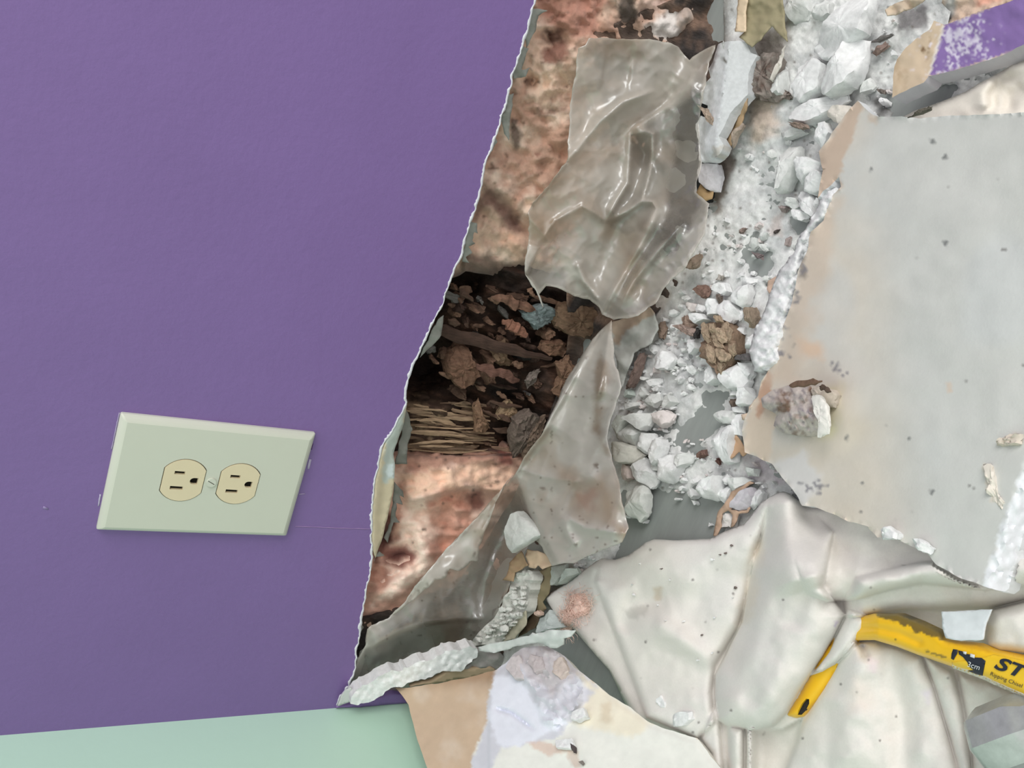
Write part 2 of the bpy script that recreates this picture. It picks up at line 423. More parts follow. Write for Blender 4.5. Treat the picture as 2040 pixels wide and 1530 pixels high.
# keep the corner line on x = XC exactly
o = sheet('wall_back', wpoly, WALL(0), 0.0, .0127, 26, M['purple'], sharp=30)
me = o.data
me.materials.append(M['gyp'])
tag(o, kind='structure'); o['label'] = 'purple painted wall with its lower part broken away'
cattr = me.color_attributes.new('Col', 'FLOAT_COLOR', 'POINT'); cattr.data.foreach_set('color', np.tile([.62, .63, .62, 1], (len(me.vertices), 1)).ravel())
for p in me.polygons:
    if abs(p.normal.y) < .6 or p.normal.y > .5: p.material_index = 1
def box(name, lo, hi, mat, parent=None, kind=None, label=None):
    (x0, y0, z0), (x1, y1, z1) = lo, hi
    V = [(x, y, z) for x in (x0, x1) for y in (y0, y1) for z in (z0, z1)]
    FF = [(0, 1, 3, 2), (4, 6, 7, 5), (0, 4, 5, 1), (2, 3, 7, 6), (0, 2, 6, 4), (1, 5, 7, 3)]
    o = link(name, V, FF, mat, parent, None, False)
    if kind: tag(o, label, kind=kind)
    return o
box('wall_left', (XC - .10, -1.2, -.02), (XC, .13, 1.2), M['green'], kind='structure', label='mint green side wall')
box('floor', (XC - .10, -1.2, -.03), (1.2, .15, 0), M['floor'], kind='structure', label='worn grey floor')
box('wall_outer', (XC - .10, .125, -.02), (1.2, .15, 1.2), M['sheath'], kind='structure', label='dark sheathing behind the wall cavity')

# white torn paint edge and grey paper tatters of the purple board
fr = link  # alias
pc = lambda px: mott(px, C(205, 206, 212), .10, 12, 4)
e1 = sheet('torn_edge', band(edge, -.2, .5, .8, 3.0, 4, 21), WALL(0), lambda p: .0004 + 0 * p[:, 0], .004, 5, M['gyp'], colf=pc)
tag(e1, 'white torn edge of the purple board'); keep(bpy.data.objects['wall_back'], e1)
def tatter(pts, amp, y, colr, seed, name='paper_tatter', H=None):
    q = jag(pts, amp, 4, seed)
    o = sheet(name, q, WALL(y), H or (lambda p: .003 * fbm(p, 22, seed)), .0006, 5, M['paper'], colf=lambda p: mott(p, colr, .12, 16, seed))
    keep(bpy.data.objects['wall_back'], o); return o
tats = [[(1052, 15), (1090, 22), (1072, 32), (1066, 62), (1050, 96), (1046, 60)], [(1026, 118), (1040, 92), (1052, 96), (1040, 140), (1054, 134), (1048, 152), (1026, 158), (1018, 140)],
        [(1012, 190), (1024, 185), (1018, 226), (1012, 262), (1015, 280), (1004, 268), (998, 240)], [(978, 282), (986, 275), (990, 282), (980, 300)],
        [(935, 440), (950, 446), (952, 466), (946, 462), (940, 478), (947, 484), (934, 490), (940, 502), (928, 512), (936, 524), (920, 520), (924, 500)],
        [(884, 630), (880, 668), (860, 692), (836, 714), (846, 690), (866, 650), (874, 636)],
        [(806, 806), (816, 826), (820, 856), (812, 884), (812, 924), (788, 924), (795, 896), (800, 860), (796, 832)],
        [(786, 960), (802, 978), (806, 992), (796, 988), (802, 1006), (790, 1002), (788, 1030), (798, 1040), (784, 1040), (772, 1082), (764, 1072), (776, 1040), (782, 1000)],
        [(756, 1098), (766, 1106), (748, 1112), (744, 1120)], [(716, 1240), (700, 1250), (698, 1262), (716, 1262), (722, 1248)],
        [(717, 1300), (728, 1290), (722, 1330), (712, 1365), (690, 1395), (684, 1390), (700, 1360), (708, 1330)]]
for i, t in enumerate(tats):
    tatter(t, 2.6, .0135, C(150, 152, 146) if i not in (6, 7) else C(122, 122, 116), 100 + i)
# bevelled broken edge: brown paper and white core where the face was torn off
bev = [(812, 800), (806, 840), (798, 862), (789, 890), (784, 905), (787, 925), (786, 960), (776, 1010), (765, 1062), (748, 1110), (742, 1090), (741, 1010), (750, 950), (760, 900), (770, 880), (790, 846), (800, 820)]
def bevc(p):
    c = np.tile(C(196, 184, 158), (len(p), 1)); c = paint(p, c, [([(780, 840), (812, 800), (800, 870), (786, 915), (790, 950), (766, 960), (762, 905)], C(176, 184, 178), 3, 5), ([(770, 925), (787, 925), (786, 950), (772, 950)], C(200, 210, 212), 2, 3)], 5)
    return mott(p, c, .08, 12, 3)
b_ = sheet('torn_edge', jag(bev, 1.6, 5, 31), WALL(.004), lambda p: .004 * sstep(-pdist(p, HOLE)[0], -22, 0), .006, 5, M['paper'], colf=bevc)
tag(b_, 'bevelled break with tan paper and white core'); keep(bpy.data.objects['wall_back'], b_)

# scratches and chipped paint round the outlet
def scuff(line, w, colr, seed):
    o = sheet('scratch', band(line, -w * .5, w * .5, w * .6, w * .6, 5, seed), WALL(0), .00025, .0002, 5, M['paper'], colf=flat(colr)); keep(bpy.data.objects['wall_back'], o)
scuff([(588, 1049), (630, 1050), (668, 1052), (740, 1054)], 1.0, lin(150, 124, 172), 1); scuff([(596, 985), (608, 984)], 1.0, lin(168, 150, 190), 2)
scuff([(618, 915), (614, 934)], 2.4, lin(186, 176, 204), 3); scuff([(623, 884), (620, 896)], 1.6, lin(92, 60, 110), 4); scuff([(238, 822), (222, 895)], 1.2, lin(170, 160, 190), 5); scuff([(200, 985), (196, 1008)], 1.4, lin(190, 184, 208), 6)
scuff([(86, 1010), (96, 1014)], 2.2, lin(150, 134, 178), 8)

# ================================================================== OUTLET
def rect(w, h, cz=0, n=1):
    return [(-w / 2, cz - h / 2), (w / 2, cz - h / 2), (w / 2, cz + h / 2), (-w / 2, cz + h / 2)]
OZ = .295
out = empty('wall_outlet', (0, 0, OZ), 'off-white duplex wall outlet set in the purple wall', 'outlet')
def flatmesh(name, poly, holes, y, depth, mat, rings=None, spacing=.02):
    """a front face in x,z (local) at -y with holes, its walls run back by depth"""
    px, T = in_tri(np.array(poly), spacing, [np.array(h) for h in holes])
    V = np.stack([px[:, 0], np.full(len(px), -y), px[:, 1]], 1)
    a = V[T[:, 1]] - V[T[:, 0]]; b = V[T[:, 2]] - V[T[:, 0]]
    fl = (np.cross(a, b)[:, 1]) > 0; T = T.copy(); T[fl] = T[fl][:, ::-1]
    VV, FF = solid(V, T, V + np.array([0, depth, 0]))
    return VV, FF
def face_shape(cz, r=.0163, hh=.0137, g=0.0):
    r += g; hh += g; pts = []
    a0 = math.asin(hh / r)
    for s in (0, math.pi):
        for k in range(15):
            a = s - a0 + 2 * a0 * k / 14; pts.append((r * math.cos(a), cz + r * math.sin(a)))
    return pts
PH, PW = .1334, .0889
rc = [.01905, -.01905]
px_holes = [face_shape(c, g=.00055) for c in rc]
V1, F1 = flatmesh('x', rect(PW - .009, PH - .009), px_holes, .0064, .003, None)
rings = [(0, 0), (0, .0022), (.0008, .0036), (.0025, .0056), (.0045, .0064)]
V2 = []
def rrect(w, h, r=.0012, k=4):
    pts = []
    for (sx, sz, a0) in ((1, 1, 0), (-1, 1, 90), (-1, -1, 180), (1, -1, 270)):
        for i in range(k + 1):
            a = math.radians(a0 + 90 * i / k); pts.append((sx * (w / 2 - r) + r * math.cos(a), sz * (h / 2 - r) + r * math.sin(a)))
    return pts
for (ins, yy) in rings:
    for (x, z) in rrect(PW - 2 * ins, PH - 2 * ins, .0012 if ins < .004 else .00005): V2.append((x, -yy, z))
nr = len(rrect(1, 1)); F2 = [(r * nr + i, r * nr + (i + 1) % nr, (r + 1) * nr + (i + 1) % nr, (r + 1) * nr + i) for r in range(len(rings) - 1) for i in range(nr)]
F2 = [f for f in F2]
cp = link('cover_plate', np.vstack([V1, V2]), list(F1) + [tuple(x + len(V1) for x in f) for f in F2], M['plate'], out, None, True, 25)
for c in rc:
    def slot(x, w, h, dz): return [(x - w / 2, c + dz - h / 2), (x + w / 2, c + dz - h / 2), (x + w / 2, c + dz + h / 2), (x - w / 2, c + dz + h / 2)]
    gh = [(-.0026, c - .0098), (.0026, c - .0098)] + [(.0026 * math.cos(a), c - .0072 + .0028 * math.sin(a)) for a in np.linspace(0, math.pi, 9)]
    hs = [slot(-.0062, .0027, .0086, .0034), slot(.0058, .0025, .0070, .0034), gh]
    V, FF = flatmesh('r', face_shape(c), hs, .0068, .0028, None)
    rr = link('receptacle', V, FF, M['ivory'], out, None, True, 25); tag(rr, 'ivory socket face')
    V, FF = flatmesh('r', face_shape(c, g=-.001), [], .0042, .001, None)
    link('slot_shade_plate', V, FF, M['dark'], rr, None, False)
V, FF = flatmesh('r', [(x, z) for x, z in rrect(PW - .02, PH - .02)], [], .002, .0015, None)
link('gap_shade_plate', V, FF, M['dark'], out, None, False)  # black plate gives the shade in the gaps round the sockets
sp = [(.0033 * math.cos(a), .0033 * math.sin(a)) for a in np.linspace(0, 2 * math.pi, 25)[:-1]]
ca, sa = math.cos(math.radians(62)), math.sin(math.radians(62))
sl = [(x * ca - z * sa, x * sa + z * ca) for x, z in [(-.0028, -.0003), (.0028, -.0003), (.0028, .0003), (-.0028, .0003)]]
V, FF = flatmesh('r', sp, [sl], .0077, .0016, None)
link('screw', V, FF, M['plate'], out, None, True, 30)
box('screw_slot', (-.0021, -.0067, -.0021), (.0021, -.0062, .0021), M['dark'], out)

# ================================================================== THE WALL CAVITY
def ridge(p, line, w, amp, sharp=False):
    d, s, t = pdist(p, line)
    e = np.minimum(1, np.minimum(t, 1 - t) * 6 + .25)
    return amp * e * (np.exp(-(d / w) ** 2) if not sharp else 1.12 * np.exp(-np.sqrt((d / w * 1.6) ** 2 + .06) + .24) * (d < w * 3))
def lip(p, line, amp, wl, ws):
    """a fold that rises slowly over wl on the left of travel and drops within ws on the right"""
    d, s, t = pdist(p, line); e = sstep(np.minimum(t, 1 - t), -.02, .10)
    return amp * e * np.where(s < 0, np.exp(-(d / wl) ** 1.5), np.exp(-(d / ws) ** 2))

# --- glass wool right of the stud (picture top)
ins1 = [(1100, -60), (1480, -60), (1470, 60), (1420, 100), (1330, 180), (1260, 560), (1120, 590), (1010, 555), (930, 540), (880, 560), (860, 500), (930, 330), (985, 180), (1030, 20), (1050, -60)]
BROWN = C(140, 98, 72)
def ins1c(p):
    c = np.tile(C(176, 138, 112), (len(p), 1))
    c = blend(c, C(160, 112, 86), .35 + 1.1 * fbm(p, 70, 11, 4)); c = blend(c, C(196, 166, 142), fbm(p, 46, 13, 4) * 1.5 - .15)
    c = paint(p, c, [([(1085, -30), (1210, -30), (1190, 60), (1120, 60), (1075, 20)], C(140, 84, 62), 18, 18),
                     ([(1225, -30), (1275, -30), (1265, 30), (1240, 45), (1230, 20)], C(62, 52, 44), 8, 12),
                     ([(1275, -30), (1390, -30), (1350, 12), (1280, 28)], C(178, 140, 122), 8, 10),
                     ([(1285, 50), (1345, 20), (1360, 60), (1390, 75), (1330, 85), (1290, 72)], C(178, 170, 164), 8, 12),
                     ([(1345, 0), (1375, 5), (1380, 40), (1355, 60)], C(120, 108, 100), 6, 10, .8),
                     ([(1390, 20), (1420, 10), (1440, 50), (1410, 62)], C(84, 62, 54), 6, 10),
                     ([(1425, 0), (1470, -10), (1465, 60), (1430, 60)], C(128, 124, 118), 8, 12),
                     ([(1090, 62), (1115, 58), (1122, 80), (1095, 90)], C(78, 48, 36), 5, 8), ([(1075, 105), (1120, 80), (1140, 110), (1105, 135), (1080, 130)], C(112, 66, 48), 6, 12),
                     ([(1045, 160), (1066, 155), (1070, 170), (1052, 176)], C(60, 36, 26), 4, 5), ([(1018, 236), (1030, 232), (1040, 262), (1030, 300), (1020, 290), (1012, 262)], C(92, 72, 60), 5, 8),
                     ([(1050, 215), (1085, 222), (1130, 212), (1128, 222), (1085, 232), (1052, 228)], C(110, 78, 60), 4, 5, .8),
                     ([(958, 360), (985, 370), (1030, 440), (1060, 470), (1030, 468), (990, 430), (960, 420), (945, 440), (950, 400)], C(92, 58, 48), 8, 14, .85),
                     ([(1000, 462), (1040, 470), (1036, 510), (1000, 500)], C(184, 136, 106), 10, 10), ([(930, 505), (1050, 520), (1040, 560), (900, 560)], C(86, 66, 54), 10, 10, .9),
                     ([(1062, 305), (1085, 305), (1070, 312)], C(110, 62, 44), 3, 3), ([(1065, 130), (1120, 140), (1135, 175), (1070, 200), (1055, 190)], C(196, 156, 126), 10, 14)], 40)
    s = noise(p, 5, 51) * .6 + noise(p, 9, 52) * .6
    c = c ** .82 * 1.12; return np.clip(blend(mott(p, c, .10, 12, 60), C(112, 84, 68), sstep(s, .78, .92) * .7), .004, .9)
def ins1h(p):
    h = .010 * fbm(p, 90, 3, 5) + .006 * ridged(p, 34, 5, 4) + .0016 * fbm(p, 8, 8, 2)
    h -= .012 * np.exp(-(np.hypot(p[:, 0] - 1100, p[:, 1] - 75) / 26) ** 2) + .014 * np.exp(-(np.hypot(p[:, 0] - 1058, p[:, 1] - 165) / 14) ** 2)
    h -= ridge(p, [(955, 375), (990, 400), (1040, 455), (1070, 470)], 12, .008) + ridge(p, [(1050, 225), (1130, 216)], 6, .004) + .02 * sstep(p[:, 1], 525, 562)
    h += ridge(p, [(1290, 30), (1330, 60), (1390, 20), (1440, 60)], 26, .012)
    return h
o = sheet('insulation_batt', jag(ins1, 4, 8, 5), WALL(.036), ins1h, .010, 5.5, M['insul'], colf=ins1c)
tag(o, 'pink brown glass wool between purple wall and upper plastic sheet', 'insulation')

# --- glass wool left of the stud (picture bottom)
ins2 = [(775, 890), (1000, 885), (1070, 905), (1060, 1010), (1010, 1120), (900, 1240), (730, 1330), (690, 1300), (700, 1180), (715, 1000), (740, 930)]
def ins2c(p):
    c = np.tile(C(178, 126, 102), (len(p), 1)); c = blend(c, C(164, 108, 84), .25 + 1.1 * fbm(p, 60, 21, 4, sx=1.8)); c = blend(c, C(206, 168, 146), fbm(p, 38, 23, 4, sx=1.6) * 1.3 - .1)
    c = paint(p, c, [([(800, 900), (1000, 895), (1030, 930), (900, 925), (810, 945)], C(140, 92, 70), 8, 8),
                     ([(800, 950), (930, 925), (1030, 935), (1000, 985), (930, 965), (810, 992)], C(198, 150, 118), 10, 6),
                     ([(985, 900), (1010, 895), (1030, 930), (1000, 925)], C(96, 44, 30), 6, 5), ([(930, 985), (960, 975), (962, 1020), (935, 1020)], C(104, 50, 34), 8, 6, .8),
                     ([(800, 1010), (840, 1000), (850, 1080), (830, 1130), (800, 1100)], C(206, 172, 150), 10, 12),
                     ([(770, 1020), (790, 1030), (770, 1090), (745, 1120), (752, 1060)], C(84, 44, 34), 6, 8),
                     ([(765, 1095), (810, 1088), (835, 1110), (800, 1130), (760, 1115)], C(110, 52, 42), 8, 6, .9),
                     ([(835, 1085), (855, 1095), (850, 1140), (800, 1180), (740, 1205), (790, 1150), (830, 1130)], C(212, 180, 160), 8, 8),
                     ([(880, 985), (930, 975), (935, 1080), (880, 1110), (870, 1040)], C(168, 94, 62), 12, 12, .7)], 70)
    s = noise(p, 6, 81) * .6 + noise(p, 11, 82) * .6
    c = c ** .85 * 1.15; return np.clip(blend(mott(p, c, .09, 12, 90), C(92, 68, 58), sstep(s, .80, .92) * .75), .004, .9)
def ins2h(p):
    h = .010 * fbm(p, 80, 33, 4) + .004 * ridged(p, 30, 35, 4, sx=1.7) + .0016 * fbm(p, 8, 38, 2, sx=2)
    h += lip(p, [(1030, 985), (985, 975), (930, 965), (860, 985), (800, 1000)][::-1], .014, 60, 7) + ridge(p, [(820, 1030), (848, 1090), (845, 1130), (800, 1170), (740, 1200)], 22, .012)
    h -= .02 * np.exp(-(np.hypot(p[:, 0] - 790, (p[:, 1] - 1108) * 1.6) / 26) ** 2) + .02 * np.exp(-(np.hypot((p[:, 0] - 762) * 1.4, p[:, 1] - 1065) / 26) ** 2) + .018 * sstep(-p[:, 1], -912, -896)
    return h
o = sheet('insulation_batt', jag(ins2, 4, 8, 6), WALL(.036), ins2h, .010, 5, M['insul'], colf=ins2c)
tag(o, 'salmon glass wool below rotten stud, beside lower plastic sheet', 'insulation')

# --- rotten stud and sill
rotp = [(780, 500), (930, 515), (1060, 530), (1130, 560), (1260, 600), (1290, 700), (1180, 830), (1060, 930), (985, 905), (880, 912), (770, 915), (740, 800)]
stud = empty('rotten_stud', (.1, .06, .0), 'dark rotten wooden stud seen through hole in the purple wall', 'wood stud')
def roth(p):
    h = .016 * fbm(p, 110, 5, 3) + .008 * ridged(p, 44, 9, 5, sx=2.2, ang=.35) + .0035 * ridged(p, 13, 12, 3, sx=2.5, ang=.3)
    h += sstep(p[:, 0], 900, 1150) * .012 - .030 * np.exp(-(np.hypot((p[:, 0] - 925) / 1.5, p[:, 1] - 560) / 30) ** 2) - .034 * np.exp(-(np.hypot((p[:, 0] - 850) / 1.3, (p[:, 1] - 735)) / 40) ** 2)
    h += .018 * sstep(p[:, 1], 785, 815) * sstep(-p[:, 0], -1040, -960)
    return h
TANW = C(150, 118, 84)
def rotc(p):
    c = np.tile(C(52, 36, 27), (len(p), 1)); c = blend(c, C(104, 68, 46), ridged(p, 40, 61, 4, sx=2.4, ang=.3) * 1.2 - .35); c = blend(c, C(32, 28, 26), fbm(p, 60, 63) * 1.2)
    g = ridged(p, 16, 66, 4, sx=5, ang=.08)
    tan = blend(np.tile(C(70, 50, 36), (len(p), 1)), C(164, 130, 92), g * 1.6 - .2)
    m = sstep(sdist(p, [(790, 795), (880, 800), (990, 880), (985, 905), (800, 912), (790, 860)]) + 10 * fbm(p, 20, 3), -8, 8)[:, None]
    return np.clip(c * (1 - m) + tan * m, .003, .9)
o = sheet('stud_core', jag(rotp, 5, 8, 8), WALL(.058), roth, .02, 5, M['rot'], colf=rotc)
keep(stud, o)
# layered grain flakes of the paler stud end
rs = np.random.RandomState(5)
def slivers(name, specs, mat, parent, colr, plane):
    V, FF, CC = [], [], []; o_ = 0
    for k, s in enumerate(specs):
        v, f = sliver(*s, plane=plane); V.append(v); FF += [tuple(x + o_ for x in q) for q in f]; o_ += len(v)
        CC.append(np.tile(colr[k] if isinstance(colr, list) else colr, (len(v), 1)))
    return link(name, np.vstack(V), FF, mat, parent, np.vstack(CC), True, 40)
for i in range(44):
    x0 = rs.uniform(795, 900); L = rs.uniform(50, 150); y0 = rs.uniform(800, 905); x1 = min(x0 + L, 1000 - (905 - y0) * .3); dy = rs.uniform(2, 14) if y0 < 880 else rs.uniform(-4, 6)
    t = rs.uniform(.2, 1); cc = C(72, 52, 38) * (1 - t) + C(166, 132, 96) * t
    v, f = sliver((x0, y0), (x1, y0 + dy), rs.uniform(-.006, .006), rs.uniform(-.004, .008), rs.uniform(.0012, .0042), rs.uniform(.0008, .002), 500 + i, WALL(.038), bend=rs.uniform(-.003, .003), rag=.5, n=16)
    o = link('wood_flake', v, f, M['rot'], None, np.tile(cc, (len(v), 1)), True, 40); keep(stud, o); tag(o, 'tan splintered grain flake')

# --- loose rotten fragments in the cavity
frg = []
def rot_piece(poly, y, t, colr, seed, **k):
    return chunk('rotten_wood_fragment', poly, 0, t, M['rot'], colr, seed, plane=WALL(y), rough=2.6, facets=3, jagamp=3.2, step=5, **k)
G4 = lambda pts: Z(780, 420, 3.4, pts)
named = [
 (G4([(880, 700), (960, 660), (1050, 640), (1120, 680), (1130, 720), (1060, 770), (980, 815), (960, 770), (900, 740)]), .022, .010, C(112, 126, 128), 'bluish grey crusted flake among the dark rotten wood'),
 (G4([(1140, 700), (1180, 650), (1300, 640), (1400, 680), (1430, 740), (1380, 830), (1290, 860), (1200, 840), (1130, 780)]), .022, .016, C(108, 82, 58), 'lumpy tan-brown rotten lump beside plastic sheet tip'),
 (G4([(400, 1000), (470, 910), (530, 930), (590, 1110), (540, 1170), (450, 1200), (380, 1100)]), .030, .018, C(100, 68, 46), 'rounded brown rotten block beside the dark hollow by purple wall'),
 (G4([(690, 930), (780, 890), (800, 940), (770, 1000), (850, 1040), (760, 1060), (700, 1000)]), .026, .008, C(124, 96, 68), 'tan curled wood flake above the reddish diagonal splinter'),
 (G4([(1120, 1040), (1210, 1000), (1240, 1060), (1180, 1150), (1140, 1260), (1090, 1240), (1150, 1140)]), .016, .008, C(112, 80, 56), 'brown flake leaning against the long fold of lower plastic sheet'),
 (G4([(740, 1320), (800, 1280), (830, 1330), (870, 1390), (810, 1400), (760, 1420), (710, 1400)]), .022, .004, C(134, 106, 74), 'ragged tan flake shaped like a leaf near the stud end'),
 (G4([(560, 1320), (600, 1290), (620, 1380), (680, 1480), (640, 1510), (570, 1500)]), .020, .006, C(122, 88, 60), 'upright pointed brown splinter standing on the pale stud end'),
 (G4([(900, 1150), (960, 1100), (1010, 1090), (980, 1160), (930, 1200)]), .020, .004, C(112, 100, 92), 'small greyish bark flake left of the long plastic fold'),
 (G4([(840, 1430), (940, 1370), (1010, 1400), (1000, 1500), (930, 1560), (850, 1700), (820, 1600)]), .018, .014, C(98, 84, 74), 'grey-brown crumbly lump below the leaf-shaped flake'),
 (G4([(980, 1420), (1060, 1410), (1030, 1500), (960, 1640), (900, 1700), (920, 1560)]), .014, .012, C(104, 84, 68), 'crusty brown lump wedged against fold of lower plastic'),
 (G4([(800, 920), (900, 960), (1000, 960), (960, 1010), (880, 1010), (810, 980)]), .030, .010, C(38, 36, 34), 'black charred lump in the middle of the rotten wood'),
 (G4([(1020, 900), (1150, 890), (1210, 920), (1200, 980), (1100, 990), (1020, 960)]), .022, .010, C(110, 76, 52), 'orange-brown wood block right of the black lump'),
]
for i, (pl, y, t, cc, lb) in enumerate(named):
    tag(rot_piece(pl, y + .010, t, cc, 900 + i), lb, 'wood fragment')
diag = [((790 - 0, 640), (1100, 716), .0, .010, .011, 'long dark wood splinter crossing the rotten cavity diagonally', C(66, 46, 36)),
        ((942, 726), (1035, 758), .008, .010, .010, 'reddish diagonal wood splinter below the black lump', C(92, 58, 44)),
        ((980, 590), (1068, 618), .006, .010, .009, 'brown splinter under the hanging white plastic thread', C(104, 70, 50)),
        ((1000, 640), (1050, 668), .006, .010, .010, 'orange splinter beneath the bluish crusted flake', C(118, 72, 48))]
for i, (a, b, h0, h1, wd, lb, cc) in enumerate(diag):
    v, f = sliver(a, b, h0, h1, wd, .007, 40 + i, WALL(.032), rag=.3, n=22)
    q = v @ np.array([[3000, 0], [0, 3000], [900, 900]])
    tag(link('wood_splinter', v, f, M['rot'], None, mott(q, np.tile(cc, (len(v), 1)), .3, 8, i), True, 40), lb, 'wood splinter')
zone = [(900, 560), (1050, 560), (1190, 640), (1190, 700), (1100, 830), (1040, 910), (960, 880), (930, 800), (850, 700)]
def scatter(poly, n, rmin, rmax, seed, power=2.2, gap=.8, avoid=()):
    rg = np.random.RandomState(seed); P = np.array(poly); lo, hi = P.min(0), P.max(0); out = []; tries = 0
    while len(out) < n and tries < n * 60:
        tries += 1; q = rg.uniform(lo, hi); r = rmin + (rmax - rmin) * rg.uniform() ** power
        if not inside(q[None], P)[0]: continue
        if any(inside(q[None], a)[0] for a in avoid): continue
        if any(np.hypot(*(q - a)) < (r + b) * gap for a, b in out): continue
        out.append((q, r))
    return out
def ngon(q, r, seed, squash=.6, ang=None):
    rg = np.random.RandomState(seed); n = rg.randint(5, 8); a0 = rg.uniform(0, 6.28) if ang is None else ang; e = rg.uniform(squash, 1)
    an = np.sort((np.arange(n) + rg.uniform(-.3, .3, n)) / n * 2 * math.pi); rr = r * rg.uniform(.75, 1.15, n)
    x, y = rr * np.cos(an), rr * np.sin(an) * e
    return np.stack([q[0] + x * math.cos(a0) - y * math.sin(a0), q[1] + x * math.sin(a0) + y * math.cos(a0)], 1)
for i, (q, r) in enumerate(scatter(zone, 110, 5, 18, 77, 1.6, .55)):
    t = rs.uniform(); cc = C(56, 38, 30) * (1 - t) + C(122, 88, 64) * t
    if rs.uniform() < .12: cc = C(96, 92, 88)
    if i % 3 == 0:
        a = rs.uniform(-.2, .9); L = r * 1.9; d = np.array([math.cos(a), math.sin(a)]) * L
        v, f = sliver(tuple(q - d), tuple(q + d), rs.uniform(0, .01), rs.uniform(0, .012), rs.uniform(.003, .006), .003, 700 + i, WALL(.036), rag=.5)
        o = link('wood_splinter', v, f, M['rot'], None, np.tile(cc, (len(v), 1)), True, 40); tag(o, 'short dark splinter in the heap of rotten stud wood', 'wood splinter', 'short splinters in the rotten stud heap')
    else:
        o = rot_piece(ngon(q, r, i + 9, .4, rs.uniform(-.2, .8)), .044, rs.uniform(.008, .017), cc, 1200 + i); tag(o, 'small dark brown crumb in the heap of rotten stud wood', 'wood fragment', 'crumbs in the rotten stud heap')

# ground of the cavity behind the plastic: mouldy sill
def sillc(p):
    c = np.tile(C(92, 76, 66), (len(p), 1)); c = blend(c, C(58, 52, 50), .4 + 1.3 * fbm(p, 60, 3)); c = blend(c, C(128, 98, 78), 1.4 * fbm(p, 45, 4) - .1)
    c = paint(p, c, [([(1350, 200), (1420, 180), (1420, 420), (1340, 520), (1330, 400)], C(48, 50, 52), 12, 16), ([(1300, 420), (1420, 380), (1330, 560), (1250, 640), (1240, 560)], C(74, 62, 58), 12, 16),
                     ([(1480, -30), (1570, -30), (1560, 80), (1470, 60)], C(110, 100, 80), 8, 8)], 9)
    c = paint(p, c, [([(700, 1240), (960, 1240), (960, 1300), (700, 1400)], C(66, 62, 62), 20, 16)], 12)
    return mott(p, c * .8, .25, 14, 5)
sillp = [(1180, 60), (1500, -60), (1480, 120), (1430, 300), (1420, 440), (1330, 600), (1230, 700), (1200, 900), (1130, 1120), (1010, 1290), (940, 1420), (660, 1420), (700, 1240), (900, 1180), (1020, 1000), (1130, 740), (1130, 560), (1220, 300), (1200, 150)]
tag(sheet('sill_plate', jag(sillp, 4, 9, 4), Drape(.026, .001), lambda p: .008 * fbm(p, 60, 3, 4) + .002 * ridged(p, 20, 5, 3), .02, 7, M['rot'], colf=sillc), 'mouldy wooden sill plate behind the plastic film at wall base', 'wood sill')

# ================================================================== PLASTIC FILM
up_out = [(1173, 76), (1209, 75), (1247, 78), (1285, 76), (1335, 85), (1353, 94), (1373, 118), (1400, 98), (1426, 88), (1412, 132), (1402, 182), (1392, 250), (1397, 323), (1386, 382), (1412, 405), (1403, 464), (1380, 508), (1360, 540), (1341, 552), (1323, 576), (1309, 602), (1291, 614), (1271, 629), (1240, 634), (1222, 638), (1200, 626), (1192, 611), (1174, 596), (1145, 590), (1118, 576), (1089, 570), (1075, 586), (1059, 561), (1047, 549), (1045, 523), (1052, 485), (1055, 449), (1051, 426), (1059, 409), (1088, 373), (1129, 323), (1132, 294), (1134, 250), (1135, 212), (1141, 176), (1147, 147), (1150, 112), (1153, 97), (1165, 91)]
U1 = [(1129, 323), (1194, 244), (1212, 228), (1240, 204), (1300, 182)]
U2 = [(1385, 141), (1372, 165), (1335, 207), (1290, 240), (1256, 262)]
U3 = [(1256, 262), (1253, 310), (1250, 365), (1228, 400), (1206, 440)]
U4 = [(1256, 266), (1285, 262), (1300, 268), (1300, 300), (1294, 347), (1279, 400), (1250, 420), (1215, 438)]
U5 = [(1279, 400), (1300, 402), (1308, 415), (1296, 440), (1280, 462)]
U6 = [(1315, 418), (1285, 470), (1250, 530), (1222, 580), (1200, 622)]
U7 = [(1148, 520), (1165, 560), (1195, 600)]
U8 = [(1368, 435), (1310, 500), (1262, 560), (1235, 610)]
U9 = [(1050, 425), (1085, 470), (1105, 440), (1160, 410), (1206, 440)]
U10 = [(1074, 488), (1060, 520), (1047, 549)]
def uph(p):
    h = .006 + .004 * fbm(p, 150, 71, 2) + .0003 * fbm(p, 40, 72, 2)
    h += .0020 * ridged(p, 85, 73, 2, ang=.6, sx=1.6) + .0012 * ridged(p, 34, 74, 2, ang=.9)
    h += ridge(p, U1, 16, .009, True) + ridge(p, U3, 14, .008, True) + ridge(p, U4, 11, .007, True) + ridge(p, U5, 10, .006, True)
    h += ridge(p, U6, 18, .009, True) + ridge(p, U7, 12, .005, True) + ridge(p, U8, 20, .008, True) + ridge(p, U9, 12, .004, True)
    h += lip(p, U2, .011, 90, 4) + lip(p, U10[::-1], .006, 30, 4)
    h += .012 * sstep(p[:, 0], 1060, 1200) * sstep(p[:, 1], 280, 420) + lip(p, [(1129, 323), (1088, 373), (1059, 409)][::-1], .004, 20, 3)
    h -= ridge(p, [(1160, 170), (1170, 230), (1165, 300)], 26, .007) + ridge(p, [(1200, 130), (1260, 140)], 40, .004)
    return h
